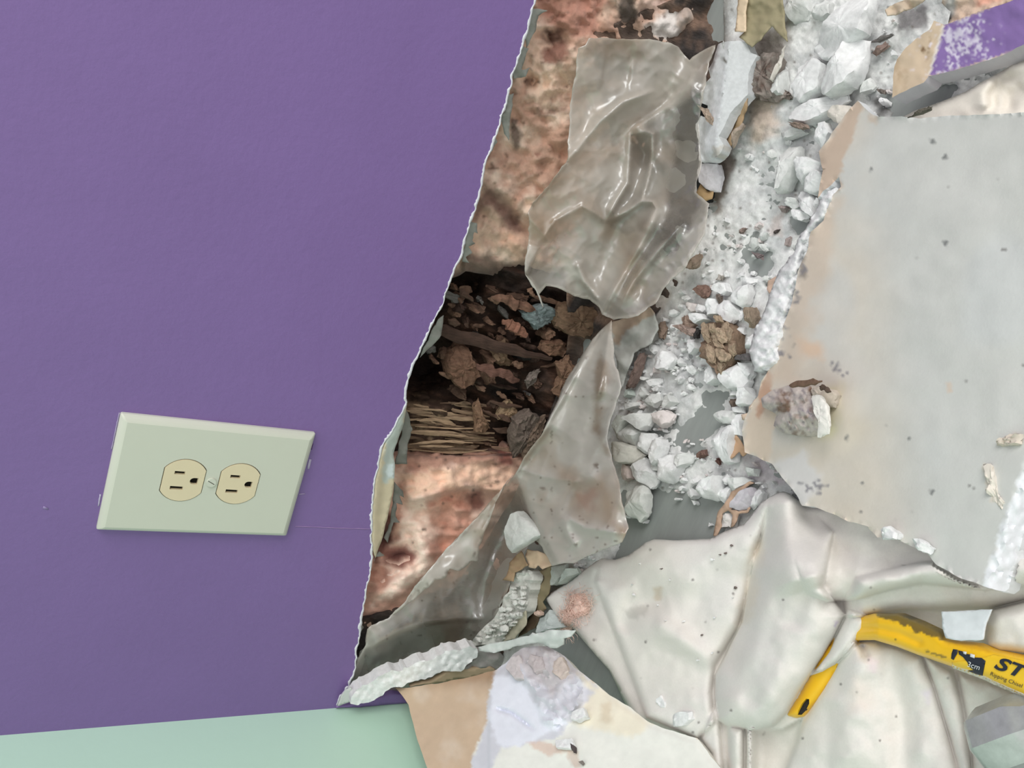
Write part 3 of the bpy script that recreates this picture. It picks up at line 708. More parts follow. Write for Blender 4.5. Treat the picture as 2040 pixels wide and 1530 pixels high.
def upd(p):
    d = np.full(len(p), .34) + .10 * fbm(p, 60, 55, 3)
    fr = [(1165, 80), (1340, 80), (1388, 140), (1335, 207), (1256, 262), (1250, 365), (1228, 400), (1200, 440), (1250, 470), (1300, 450), (1315, 420), (1200, 622), (1130, 575), (1110, 470), (1055, 520), (1050, 425), (1129, 323), (1134, 200)]
    d += .17 * sstep(sdist(p, fr) + 6 * fbm(p, 20, 4), -5, 5)
    d += .30 * sstep(-pdist(p, up_out, True)[0], -7, -1)
    for L_, w in ((U1, 7), (U2, 8), (U3, 4), (U4, 4), (U5, 5), (U6, 6), (U7, 4), (U8, 5)): d += ridge(p, L_, w, .28)
    d += .2 * sstep(sdist(p, [(1280, 190), (1330, 150), (1350, 160), (1338, 205), (1300, 220), (1270, 215)]), -14, 6)
    d -= .32 * sstep(sdist(p, [(1390, 180), (1400, 330), (1390, 420), (1330, 500), (1340, 380), (1360, 220)]), -20, 10) 
    d -= .18 * sstep(sdist(p, [(1120, 450), (1160, 440), (1090, 530), (1060, 545), (1080, 490)]), -14, 8) + .16 * sstep(sdist(p, [(1330, 430), (1370, 440), (1260, 580), (1240, 570)]), -14, 8)
    return np.clip(d, .12, .97)
FC = lin(216, 210, 201)
def filmc(p): return mott(p, blend(np.tile(FC, (len(p), 1)), lin(190, 172, 152), fbm(p, 90, 91, 3) * 1.2), .06, 18, 4)
o = sheet('plastic_sheet', jag(up_out, 2.2, 4, 12), Drape(0.004, .021), uph, .0003, 3.6, M['film'], colf=filmc, dens=upd, feats=[U1, U2, U3, U4, U5, U6, U7, U8, U9, U10, off(U2, 4), off(U10, -4)])
tag(o, 'crumpled translucent plastic film hanging over insulation, upper piece by white strip', 'plastic sheet')

lo_out = [(1218, 638), (1190, 664), (1162, 702), (1127, 758), (1098, 823), (1077, 870), (1046, 909), (1025, 945), (987, 989), (952, 1030), (887, 1098), (843, 1148), (805, 1201), (772, 1232), (740, 1246), (731, 1254), (728, 1286), (711, 1315), (700, 1356), (690, 1400), (800, 1390), (900, 1345), (965, 1300), (981, 1240), (1005, 1192), (1020, 1150), (1040, 1110), (1060, 1070), (1080, 1090), (1099, 1127), (1120, 1122), (1140, 1121), (1199, 1095), (1240, 1080), (1253, 1053), (1247, 1029), (1238, 1000), (1232, 956), (1218, 915), (1209, 873), (1215, 838), (1230, 794), (1238, 770), (1232, 745), (1222, 714), (1222, 690), (1219, 655)]
L1 = [(1028, 942), (1050, 1000), (1069, 1068), (1099, 1125)]
L2 = [(1195, 655), (1150, 740), (1122, 789), (1081, 862), (1046, 909), (1020, 950)]
L3 = [(1182, 760), (1178, 800), (1160, 850), (1150, 920), (1200, 960)]
L4 = [(1124, 1024), (1165, 1050), (1240, 1062)]
L5 = [(1124, 1024), (1130, 1060), (1150, 1090)]
def loh(p):
    h = .005 * fbm(p, 150, 171, 2) + .0003 * fbm(p, 40, 172, 2)
    h += .0035 * ridged(p, 90, 173, 2, ang=2.2, sx=1.6) + .0012 * ridged(p, 36, 174, 2, ang=1.9)
    big = sstep(p[:, 0] - np.interp(p[:, 1], [640, 942, 1068, 1125], [1150, 1000, 1060, 1090]), -20, 30)
    h += .030 * big * sstep(p[:, 1], 640, 760) + .015 * sstep(p[:, 0], 1140, 1240)
    h += ridge(p, L2, 12, .007, True) + ridge(p, L3, 26, .006) + ridge(p, L4, 20, .009, True) + ridge(p, L5, 18, .007, True)
    h += ridge(p, [(1215, 650), (1205, 720), (1190, 800)], 16, .006, True) + ridge(p, [(1040, 935), (1090, 950), (1160, 960)], 14, .004, True)
    h += lip(p, [(735, 1290), (790, 1258), (840, 1242), (905, 1233), (965, 1233)], .012, 50, 4) - ridge(p, [(720, 1340), (850, 1290), (960, 1270)], 30, .010)
    return h
def lod(p):
    d = np.full(len(p), .32) + .06 * fbm(p, 60, 155, 3)
    A = [(1218, 638), (1100, 810), (1028, 942), (1069, 1068), (1099, 1127), (1240, 1080), (1253, 1053), (1205, 873), (1240, 770)]
    d += .36 * sstep(sdist(p, A), -3, 3)
    d += .2 * sstep(sdist(p, [(1120, 1020), (1170, 1050), (1250, 1055), (1240, 1085), (1140, 1121)]), -10, 10)
    for L_, w in ((L2, 6), (L3, 12), (L4, 10), (L5, 8)): d += ridge(p, L_, w, .2)
    d += .3 * sstep(-pdist(p, lo_out, True)[0], -6, -1) + ridge(p, [(735, 1290), (790, 1262), (840, 1244)], 6, .4) + ridge(p, [(728, 1292), (735, 1270), (760, 1245)], 14, .3)
    d += .12 * sstep(sdist(p, [(740, 1290), (840, 1250), (960, 1235), (940, 1290), (800, 1350), (730, 1350)]), -10, 10)
    d -= .14 * sstep(sdist(p, [(1205, 700), (1215, 780), (1190, 860), (1205, 900), (1225, 870), (1232, 770)]), -10, 5)
    d -= .14 * sstep(sdist(p, [(1020, 950), (1065, 1070), (1090, 1120), (960, 1300), (700, 1380), (730, 1280), (960, 1130), (990, 1010)]), -6, 10)
    return np.clip(d, .12, .97)
FC2 = lin(212, 208, 200)
def filmc2(p):
    c = blend(np.tile(FC2, (len(p), 1)), lin(186, 166, 146), fbm(p, 90, 191, 3) * 1.2 - .1)
    c = paint(p, c, [([(1195, 700), (1215, 760), (1195, 830), (1208, 900), (1180, 860), (1180, 760)], lin(150, 126, 100), 12, 10, .7), ([(1150, 985), (1185, 975), (1190, 1010), (1160, 1010)], lin(178, 140, 122), 10, 8, .6)], 7)
    return mott(p, blend(c, lin(120, 100, 84), sstep(noise(p, 7, 5), .82, .95) * .7), .05, 18, 4)
lows = empty('plastic_sheet', (0, 0, .05), 'folded translucent plastic film draped from wall cavity to the floor, lower piece', 'plastic sheet')
o = sheet('film', jag(lo_out, 2.0, 4, 14), Drape(0.006, .025), loh, .0003, 3.8, M['film'], colf=filmc2, dens=lod, feats=[L1, L2, L3, L4, L5, [(735, 1290), (790, 1258), (840, 1242), (905, 1233), (965, 1233)]]); keep(lows, o)
flap = [(1025, 945), (987, 989), (952, 1030), (887, 1098), (843, 1148), (805, 1201), (775, 1228), (790, 1222), (818, 1200), (850, 1172), (864, 1157), (888, 1150), (897, 1133), (915, 1136), (928, 1128), (940, 1118), (952, 1121), (955, 1090), (965, 1060), (978, 1036), (990, 1000), (1005, 970)]
o = sheet('folded_flap', jag(flap, 2.6, 4, 15), Drape(0.002, .028), lambda p: .004 + .004 * fbm(p, 50, 3, 2) + .006 * sstep(pdist(p, flap[:7])[0], 0, 30) + ridge(p, [(1005, 965), (985, 1010), (960, 1070)], 10, .004, True), .0003, 5, M['film'], colf=filmc2, dens=lambda p: np.clip(.66 + .1 * fbm(p, 30, 4) + .25 * sstep(-pdist(p, flap, True)[0], -6, -1), 0, .97))
keep(lows, o); tag(o, 'folded-over brighter edge of the film')
th_ = sliver((1047, 549), (1082, 612), .006, .010, .0022, .0006, 3, WALL(.0), bend=.002, rag=.5, n=14)
o = link('film_thread', th_[0], th_[1], M['film'], None, np.tile(FC2, (len(th_[0]), 1)), True, extra=np.full(len(th_[0]), .9)); keep(bpy.data.objects['plastic_sheet'], o)

# ================================================================== FLOOR DUST
dz = [(1440, -60), (2100, -60), (2100, 300), (1800, 420), (1700, 700), (1680, 1060), (1560, 1110), (1440, 1100), (1330, 1110), (1180, 1190), (1060, 1330), (1150, 1420), (1000, 1440), (960, 1320), (1090, 1120), (1215, 1080), (1190, 900), (1195, 700), (1225, 640), (1300, 590), (1380, 480), (1400, 300), (1440, 100)]
BARE = [([(1250, 1080), (1245, 1000), (1290, 985), (1340, 978), (1400, 995), (1450, 1000), (1440, 1070), (1350, 1110), (1220, 1130)], 26),
        ([(1375, 850), (1410, 800), (1440, 790), (1430, 850), (1400, 890), (1350, 880)], 16), ([(1575, 440), (1612, 430), (1600, 470), (1580, 490)], 10),
        ([(1110, 1290), (1160, 1290), (1260, 1440), (1200, 1440)], 16), ([(1770, 195), (1900, 175), (1880, 205), (1800, 225)], 14), ([(1490, 500), (1540, 500), (1530, 560), (1490, 545)], 10)]
def dusth(p):
    h = .0012 + .0016 * fbm(p, 70, 5, 4) + .0011 * ridged(p, 16, 6, 3) + .0006 * noise(p, 6, 9)
    for pl, s in BARE: h -= .0045 * sstep(sdist(p, pl) + 14 * fbm(p, 22, 8), -s, s * .3)
    h += .003 * sstep(sdist(p, [(1460, 560), (1560, 420), (1600, 460), (1530, 640), (1500, 740), (1480, 700)]), -20, 20)
    h += .006 * sstep(sdist(p, [(1430, -60), (1720, -60), (1640, 160), (1540, 300), (1480, 260), (1440, 100)]) , -30, 30)
    h -= .006 * sstep(-sdist(p, dz), -10, 0)
    return h
def dustc(p):
    c = np.tile(C(213, 214, 213), (len(p), 1)); c = blend(c, C(188, 190, 190), .3 + 1.5 * fbm(p, 40, 15, 4))
    c = paint(p, c, [([(1480, 190), (1540, 180), (1560, 250), (1500, 290)], C(190, 176, 164), 14, 10), ([(1425, 300), (1465, 290), (1460, 360), (1430, 420), (1405, 390)], C(112, 98, 88), 8, 10, .85),
                     ([(1490, 70), (1570, 40), (1560, 130), (1500, 140)], C(150, 144, 138), 10, 12), ([(1785, 20), (1850, 10), (1840, 60), (1790, 60)], C(104, 100, 102), 8, 10, .85), ([(1740, 200), (1800, 190), (1790, 230), (1745, 235)], C(110, 110, 108), 8, 8),  # last patch paints the shadow beneath the purple board onto the dust
                     ([(1540, 430), (1560, 425), (1555, 470), (1535, 470)], C(190, 172, 164), 8, 8, .5), ([(1240, 640), (1300, 590), (1350, 560), (1330, 620), (1260, 700)], C(176, 168, 160), 8, 12, .6),
                     ([(1480, 900), (1560, 920), (1570, 960), (1490, 960)], C(186, 180, 184), 10, 10), ([(1080, 1100), (1140, 1130), (1150, 1180), (1090, 1180)], C(150, 158, 150), 10, 10)], 33)
    s = noise(p, 5, 151) * .6 + noise(p, 9, 152) * .6
    return blend(mott(p, c, .10, 9, 44), C(96, 84, 78), sstep(s, .78, .9) * .7)
d_ = sheet('gypsum_dust', jag(dz, 5, 12, 6), FLOOR(0), dusth, .004, 5, M['dust'], colf=dustc)
tag(d_, 'white gypsum dust spread over the grey floor between wall and cloth', 'dust', kind='stuff')

# ================================================================== TRACED PIECES OF RUBBLE
A_ = lambda p: Z(1560, 0, 5.1, p); B_ = lambda p: Z(1400, 300, 6.8, p); C_ = lambda p: Z(1340, 500, 6.8, p)
D_ = lambda p: Z(1200, 700, 6.8, p); E_ = lambda p: Z(1200, 880, 6.8, p); F_ = lambda p: Z(1200, 60, 5.1, p)
WH = C(216, 217, 217); W2_ = C(204, 206, 204); PK = C(208, 200, 198)
G = [ # polygon, height, thickness, colour, label
 (A_([(590, 20), (700, -60), (880, -60), (880, 60), (830, 180), (800, 310), (740, 350), (540, 460), (500, 560), (330, 570), (245, 470), (330, 340), (440, 210)]), .012, .013, WH, 'largest white gypsum slab, thick, lying by the top edge'),
 (A_([(560, 380), (720, 350), (780, 380), (770, 540), (720, 720), (640, 850), (560, 900), (400, 960), (330, 920), (420, 700), (500, 560)]), .010, .016, WH, 'thick oblong gypsum slab lapping the foot of the largest slab'),
 (A_([(90, 660), (200, 590), (330, 590), (400, 640), (390, 750), (350, 880), (180, 1050), (120, 1010), (80, 900)]), .008, .011, WH, 'flat pear-shaped gypsum piece with black flecks beside dark fibre lump'),
 (A_([(50, 1160), (120, 1090), (330, 1000), (520, 920), (600, 930), (620, 990), (500, 1080), (400, 1180), (230, 1250), (60, 1230)]), .007, .010, WH, 'long narrow gypsum bar below the pear-shaped piece'),
 (A_([(0, 0), (0, -60), (220, -60), (230, 90), (190, 170), (60, 220), (20, 140)]), .006, .010, W2_, 'gypsum lump at top edge right of the olive tape'),
 (A_([(320, 60), (390, -20), (470, 10), (460, 130), (380, 190), (280, 170)]), .006, .009, W2_, 'speckled gypsum lump left of the largest slab'),
 (A_([(430, 1170), (520, 1070), (640, 1060), (660, 1120), (640, 1200), (600, 1280), (520, 1240)]), .008, .009, C(206, 200, 192), 'rounded cream gypsum piece under the long narrow bar'),
 (A_([(360, 1250), (420, 1230), (470, 1350), (370, 1510), (310, 1420)]), .008, .009, WH, 'bright white triangular gypsum piece against tan paper edge'),
 (A_([(775, 600), (830, 680), (740, 850), (690, 840)]), .006, .006, W2_, 'thin sliver of gypsum tucked beside thick oblong slab'),
 (A_([(860, 780), (930, 870), (900, 910), (790, 940), (800, 850)]), .005, .006, W2_, 'angular gypsum flake right of the long narrow bar'),
 (A_([(-60, 1330), (0, 1300), (180, 1310), (210, 1340), (100, 1390), (0, 1410)]), .005, .007, W2_, 'flat gypsum piece just under thin brown wood splinter'),
 (A_([(-110, 800), (-60, 700), (-20, 690), (-10, 800), (-30, 950), (-90, 960), (-130, 880)]), .008, .010, W2_, 'upright knobbly gypsum piece beside the brown tape'),
 (B_([(1090, -80), (1250, -90), (1250, 0), (1230, 150), (1180, 330), (1080, 520), (1010, 580), (950, 480), (900, 300), (900, 180), (990, 100)]), .005, .013, W2_, 'tall wedge of gypsum pointing down in front of the two round chunks'),
 (B_([(1300, 80), (1420, 90), (1550, 150), (1520, 230), (1420, 310), (1290, 440), (1240, 320), (1235, 180)]), .006, .013, WH, 'bright rounded chunk, upper of the pair beside the big board'),
 (B_([(1340, 420), (1540, 260), (1600, 290), (1640, 360), (1570, 510), (1450, 580), (1310, 530)]), .005, .013, WH, 'bright rounded chunk, lower of the pair beside the big board'),
 (B_([(1260, 530), (1440, 560), (1480, 650), (1500, 800), (1530, 880), (1480, 900), (1330, 800), (1260, 720)]), .005, .009, WH, 'upright leaf-shaped gypsum piece in the star-like cluster'),
 (B_([(1040, 620), (1240, 640), (1280, 740), (1200, 780), (1130, 740)]), .004, .006, W2_, 'flat grey-white gypsum wing left in the star-like cluster'),
 (B_([(1490, 620), (1590, 660), (1580, 770), (1530, 840), (1480, 760)]), .004, .008, WH, 'narrow gypsum piece right in the star-like cluster'),
 (B_([(1210, 790), (1320, 790), (1410, 880), (1340, 940), (1240, 920)]), .004, .009, WH, 'smooth pale gypsum piece at the foot of the star-like cluster'),
 (B_([(610, 1240), (680, 1170), (740, 1190), (720, 1280), (650, 1340), (620, 1300)]), .002, .006, W2_, 'small oval gypsum chip alone on the dusty floor, left of a pair'),
 (B_([(760, 1160), (830, 1100), (880, 1120), (840, 1190), (770, 1220)]), .002, .005, W2_, 'small slanted gypsum chip right of the lone oval chip'),
 (B_([(750, 1270), (840, 1260), (850, 1340), (800, 1360)]), .002, .005, W2_, 'small gypsum chip just under the slanted chip'),
 (B_([(-10, 170), (190, 170), (220, 330), (170, 540), (80, 540), (20, 500), (-40, 440), (-60, 320)]), .008, .008, C(198, 196, 200), 'lilac-white gypsum piece over ochre paper at foot of the standing strip'),
 (C_([(550, 470), (620, 420), (700, 420), (730, 540), (680, 590), (540, 530)]), .003, .008, WH, 'white gypsum chunk right of the round reddish chip'),
 (C_([(790, 640), (850, 470), (990, 440), (1000, 560), (960, 700), (890, 750), (800, 700)]), .005, .011, WH, 'upright oval gypsum chunk with a ridge above the tan block'),
 (C_([(940, 360), (1090, 360), (1100, 410), (1030, 460), (940, 440)]), .003, .007, WH, 'knobbly gypsum chip on top of the ridged oval chunk'),
 (C_([(600, 740), (680, 660), (750, 660), (820, 760), (890, 890), (790, 930), (750, 970), (680, 920), (640, 860)]), .006, .010, WH, 'sharp triangular gypsum chunk above the layered wood lump'),
 (C_([(430, 700), (500, 640), (570, 650), (600, 740), (620, 850), (440, 870), (410, 800)]), .004, .010, WH, 'blocky gypsum chunk left of the sharp triangular one'),
 (C_([(240, 850), (380, 840), (440, 920), (310, 980), (240, 930)]), .006, .009, WH, 'white gypsum chunk lying on the left wood splinter'),
 (C_([(160, 770), (220, 700), (310, 720), (310, 790), (230, 820)]), .003, .007, PK, 'pinkish gypsum chip above the left wood splinter'),
 (C_([(310, 750), (360, 720), (420, 750), (380, 820), (320, 820)]), .003, .006, WH, 'small gypsum chip between pinkish chip and blocky chunk'),
 (C_([(950, 1150), (1110, 1110), (1110, 1300), (1060, 1340), (960, 1320)]), .005, .011, WH, 'rounded gypsum chunk right of the layered wood lump'),
 (C_([(870, 1030), (950, 1030), (950, 1130), (860, 1100)]), .004, .007, WH, 'small gypsum chip below the sharp triangular chunk'),
 (C_([(180, 1180), (300, 1190), (320, 1320), (230, 1390), (180, 1340)]), .003, .009, WH, 'gypsum chunk left of the layered wood lump'),
 (C_([(900, 780), (950, 750), (970, 900), (920, 940)]), .004, .006, WH, 'thin gypsum chip leaning left of the tan block'),
 (C_([(860, 290), (950, 280), (960, 340), (880, 380)]), .002, .005, WH, 'small white chip above the ridged oval chunk'),
 (C_([(830, 1480), (900, 1480), (890, 1420), (1060, 1480), (1060, 1400), (850, 1380)]), .002, .003, W2_, 'flat gypsum flake behind the dark grey wood stub'),
 (D_([(640, 60), (740, -20), (860, -10), (950, 100), (860, 230), (750, 240), (680, 180)]), .004, .010, WH, 'large blocky gypsum chunk in the rubble left of the layered wood lump'),
 (D_([(1360, 250), (1400, 170), (1500, 190), (1560, 340), (1560, 380), (1440, 450), (1370, 390)]), .004, .011, WH, 'gypsum chunk left of the wood lump point'),
 (D_([(1580, 330), (1660, 240), (1800, 120), (1860, 180), (1850, 250), (1920, 400), (1860, 490), (1690, 510), (1610, 420)]), .004, .014, WH, 'big faceted gypsum chunk right below the wood lump point'),
 (D_([(1870, 150), (1980, 140), (2000, 300), (1935, 390)]), .005, .008, WH, 'narrow gypsum chunk against torn white board edge'),
 (D_([(1690, 530), (1850, 520), (1830, 590), (1720, 610)]), .003, .008, WH, 'small bar of gypsum under the big faceted chunk'),
 (D_([(1860, 500), (1940, 490), (1990, 600), (1970, 720), (1820, 740), (1840, 600)]), .004, .011, WH, 'oval gypsum chunk right of the small bar'),
 (D_([(1490, 860), (1600, 790), (1740, 800), (1740, 960), (1700, 990), (1520, 960)]), .004, .012, W2_, 'domed gypsum piece on top of the tall smooth slab'),
 (D_([(1510, 990), (1700, 990), (1760, 1060), (1740, 1200), (1720, 1500), (1600, 1530), (1540, 1380), (1470, 1250), (1500, 1080)]), .004, .014, WH, 'tall smooth white gypsum slab left of the tan torn paper'),
 (D_([(1760, 830), (1860, 850), (1880, 1000), (1890, 1150), (1790, 1130), (1760, 980)]), .004, .009, WH, 'gypsum piece between tall smooth slab and the board paper'),
 (D_([(1770, 760), (1870, 740), (1880, 830), (1790, 820)]), .004, .007, WH, 'small knobbly gypsum bit under the brown fibre tuft'),
 (D_([(110, 1060), (150, 900), (200, 850), (290, 880), (300, 950), (200, 1190), (130, 1180)]), .005, .011, C(192, 196, 190), 'grey-green gypsum chunk touching the lower plastic film'),
 (D_([(200, 1190), (280, 970), (330, 960), (480, 1080), (410, 1200), (370, 1270), (240, 1240)]), .004, .013, W2_, 'large gypsum chunk right of the grey-green one'),
 (D_([(300, 910), (390, 850), (600, 820), (620, 870), (570, 1000), (510, 1070), (380, 960)]), .006, .012, W2_, 'wedge-shaped gypsum chunk pointing down above the large one'),
 (D_([(690, 850), (830, 790), (910, 850), (880, 960), (780, 1030), (680, 960)]), .004, .010, PK, 'pinkish crumbly gypsum chunk'),
 (D_([(80, 1240), (200, 1220), (380, 1280), (470, 1390), (350, 1500), (240, 1520), (130, 1440)]), .006, .014, C(196, 194, 186), 'big cream gypsum chunk at the edge of lower plastic film'),
 (D_([(420, 1170), (520, 1110), (640, 1110), (660, 1180), (600, 1350), (520, 1390), (450, 1290)]), .004, .012, WH, 'gypsum chunk right of the big cream chunk'),
 (D_([(640, 1190), (750, 1180), (790, 1290), (720, 1480), (640, 1540), (590, 1430)]), .006, .013, WH, 'upright bright prism-shaped gypsum chunk'),
 (D_([(610, 400), (740, 350), (750, 400), (670, 480)]), .002, .008, WH, 'small three-cornered gypsum chip in the fine rubble'),
 (D_([(450, 500), (540, 490), (590, 590), (530, 630), (470, 580)]), .002, .008, W2_, 'small blocky chip next to the plastic film edge'),
 (D_([(780, 620), (900, 600), (950, 680), (850, 770), (770, 740)]), .002, .009, W2_, 'round gypsum chunk above the pinkish crumbly one'),
 (D_([(590, 580), (730, 570), (760, 660), (680, 750), (570, 700)]), .002, .008, W2_, 'gypsum chunk left of the round one in fine rubble'),
 (D_([(260, 520), (360, 510), (380, 590), (310, 620)]), .003, .007, C(180, 190, 184), 'greenish gypsum chip at the lower end of brown bark strip'),
 (D_([(300, 700), (460, 680), (480, 730), (330, 790)]), .003, .007, W2_, 'flat lens-shaped chip by the plastic film edge'),
 (E_([(360, 330), (430, 230), (520, 220), (650, 420), (660, 520), (620, 610), (570, 640), (500, 560), (400, 460)]), .004, .013, WH, 'large gypsum chunk below the big cream chunk'),
 (E_([(480, 230), (560, 210), (600, 330), (570, 340)]), .004, .006, W2_, 'thin gypsum chip wedged behind the large chunk'),
 (E_([(740, 270), (800, 170), (930, 170), (1000, 330), (920, 520), (860, 570), (780, 540), (750, 380)]), .003, .013, WH, 'tall five-sided gypsum chunk at the edge of bare grey floor'),
 (E_([(950, 190), (1140, 140), (1170, 200), (1130, 280), (1030, 350), (980, 280)]), .003, .010, W2_, 'gypsum chunk right of the tall five-sided one'),
 (E_([(600, 330), (700, 270), (750, 300), (740, 390), (660, 410)]), .002, .009, W2_, 'gypsum chunk wedged left of the tall five-sided one'),
 (E_([(400, 560), (480, 540), (560, 700), (540, 960), (520, 1010), (430, 1090), (390, 1040), (330, 1030), (240, 900), (220, 680), (330, 620)]), .005, .013, C(204, 206, 202), 'largest lower gypsum slab half under plastic film'),
 (E_([(250, 480), (290, 300), (350, 330), (380, 500), (300, 530)]), .003, .008, C(190, 176, 170), 'dusky pink gypsum bit between large chunk and film'),
 (E_([(1220, 570), (1510, 460), (1510, 620), (1470, 780), (1420, 800), (1290, 740), (1230, 660)]), .003, .016, WH, 'triangular gypsum chunk standing on bare grey floor'),
 (E_([(1130, 680), (1190, 640), (1270, 740), (1200, 790), (1170, 760)]), .001, .008, WH, 'knobbly gypsum bit at left corner of triangular chunk'),
 (E_([(1560, 680), (1640, 600), (1720, 640), (1710, 740), (1640, 860), (1570, 770)]), .003, .008, WH, 'white gypsum chunk right of the triangular chunk'),
 (E_([(1620, 480), (1650, 440), (1710, 500), (1670, 580), (1620, 540)]), .003, .008, WH, 'small gypsum bit above right of the triangular chunk'),
 (E_([(1710, 480), (1880, 470), (1980, 520), (1850, 620), (1700, 740), (1690, 620)]), .003, .009, W2_, 'flat gypsum piece above the tan paper loop'),
 (E_([(1750, 830), (1880, 650), (1980, 620), (2020, 720), (1960, 900), (1850, 940), (1740, 900)]), .006, .010, C(186, 182, 188), 'mauve-grey cupped gypsum shell inside the tan paper loop'),
 (E_([(1620, 980), (1740, 950), (1770, 990), (1740, 1160), (1600, 1160)]), .004, .008, C(208, 204, 200), 'square gypsum piece beneath the tan paper loop'),
 (E_([(1900, 400), (1960, 340), (2060, 370), (2040, 460), (1930, 460)]), .004, .008, W2_, 'gypsum piece between tan paper and board corner'),
 (E_([(2020, 680), (2090, 640), (2160, 700), (2120, 860), (2010, 930), (1990, 850)]), .004, .008, WH, 'gypsum piece by the peak of the drop cloth'),
 (E_([(1420, 1120), (1450, 1100), (1490, 1130), (1450, 1150)]), 0, .003, WH, 'tiny lone gypsum crumb on bare grey floor near the cloth'),
 (E_([(320, 990), (380, 980), (400, 1040), (340, 1035)]), .002, .007, WH, 'small crumb at left foot of the largest lower slab'),
 (E_([(500, 1030), (580, 1060), (570, 1100), (510, 1070)]), .001, .006, WH, 'small crumb at right foot of the largest lower slab'),
 (E_([(960, 460), (1010, 430), (1050, 470), (990, 510)]), .001, .006, PK, 'pinkish crumb right of the tall five-sided chunk'),
 (Z(640, 780, 3.4, [(1245, 980), (1290, 830), (1330, 810), (1450, 950), (1460, 970), (1370, 1030), (1270, 1090), (1245, 1040)]), .045, .011, C(186, 188, 184), 'grey gypsum wedge caught under the fold of lower plastic film'),
]
TRACED = [g[0] for g in G]
for i, (pl, z, t, cc, lb) in enumerate(G):
    spk = rs.uniform(.3, .6)
    def cf(q, cc=cc, i=i):
        c = blend(np.tile(cc, (len(q), 1)), cc * .86, fbm(q, 22, i) * .9); return c
    tag(chunk('gypsum_chunk', pl, z, t, M['gyp'], cf, 200 + i, facets=3, tilt=rs.uniform(-.12, .12)), lb, 'gypsum piece')

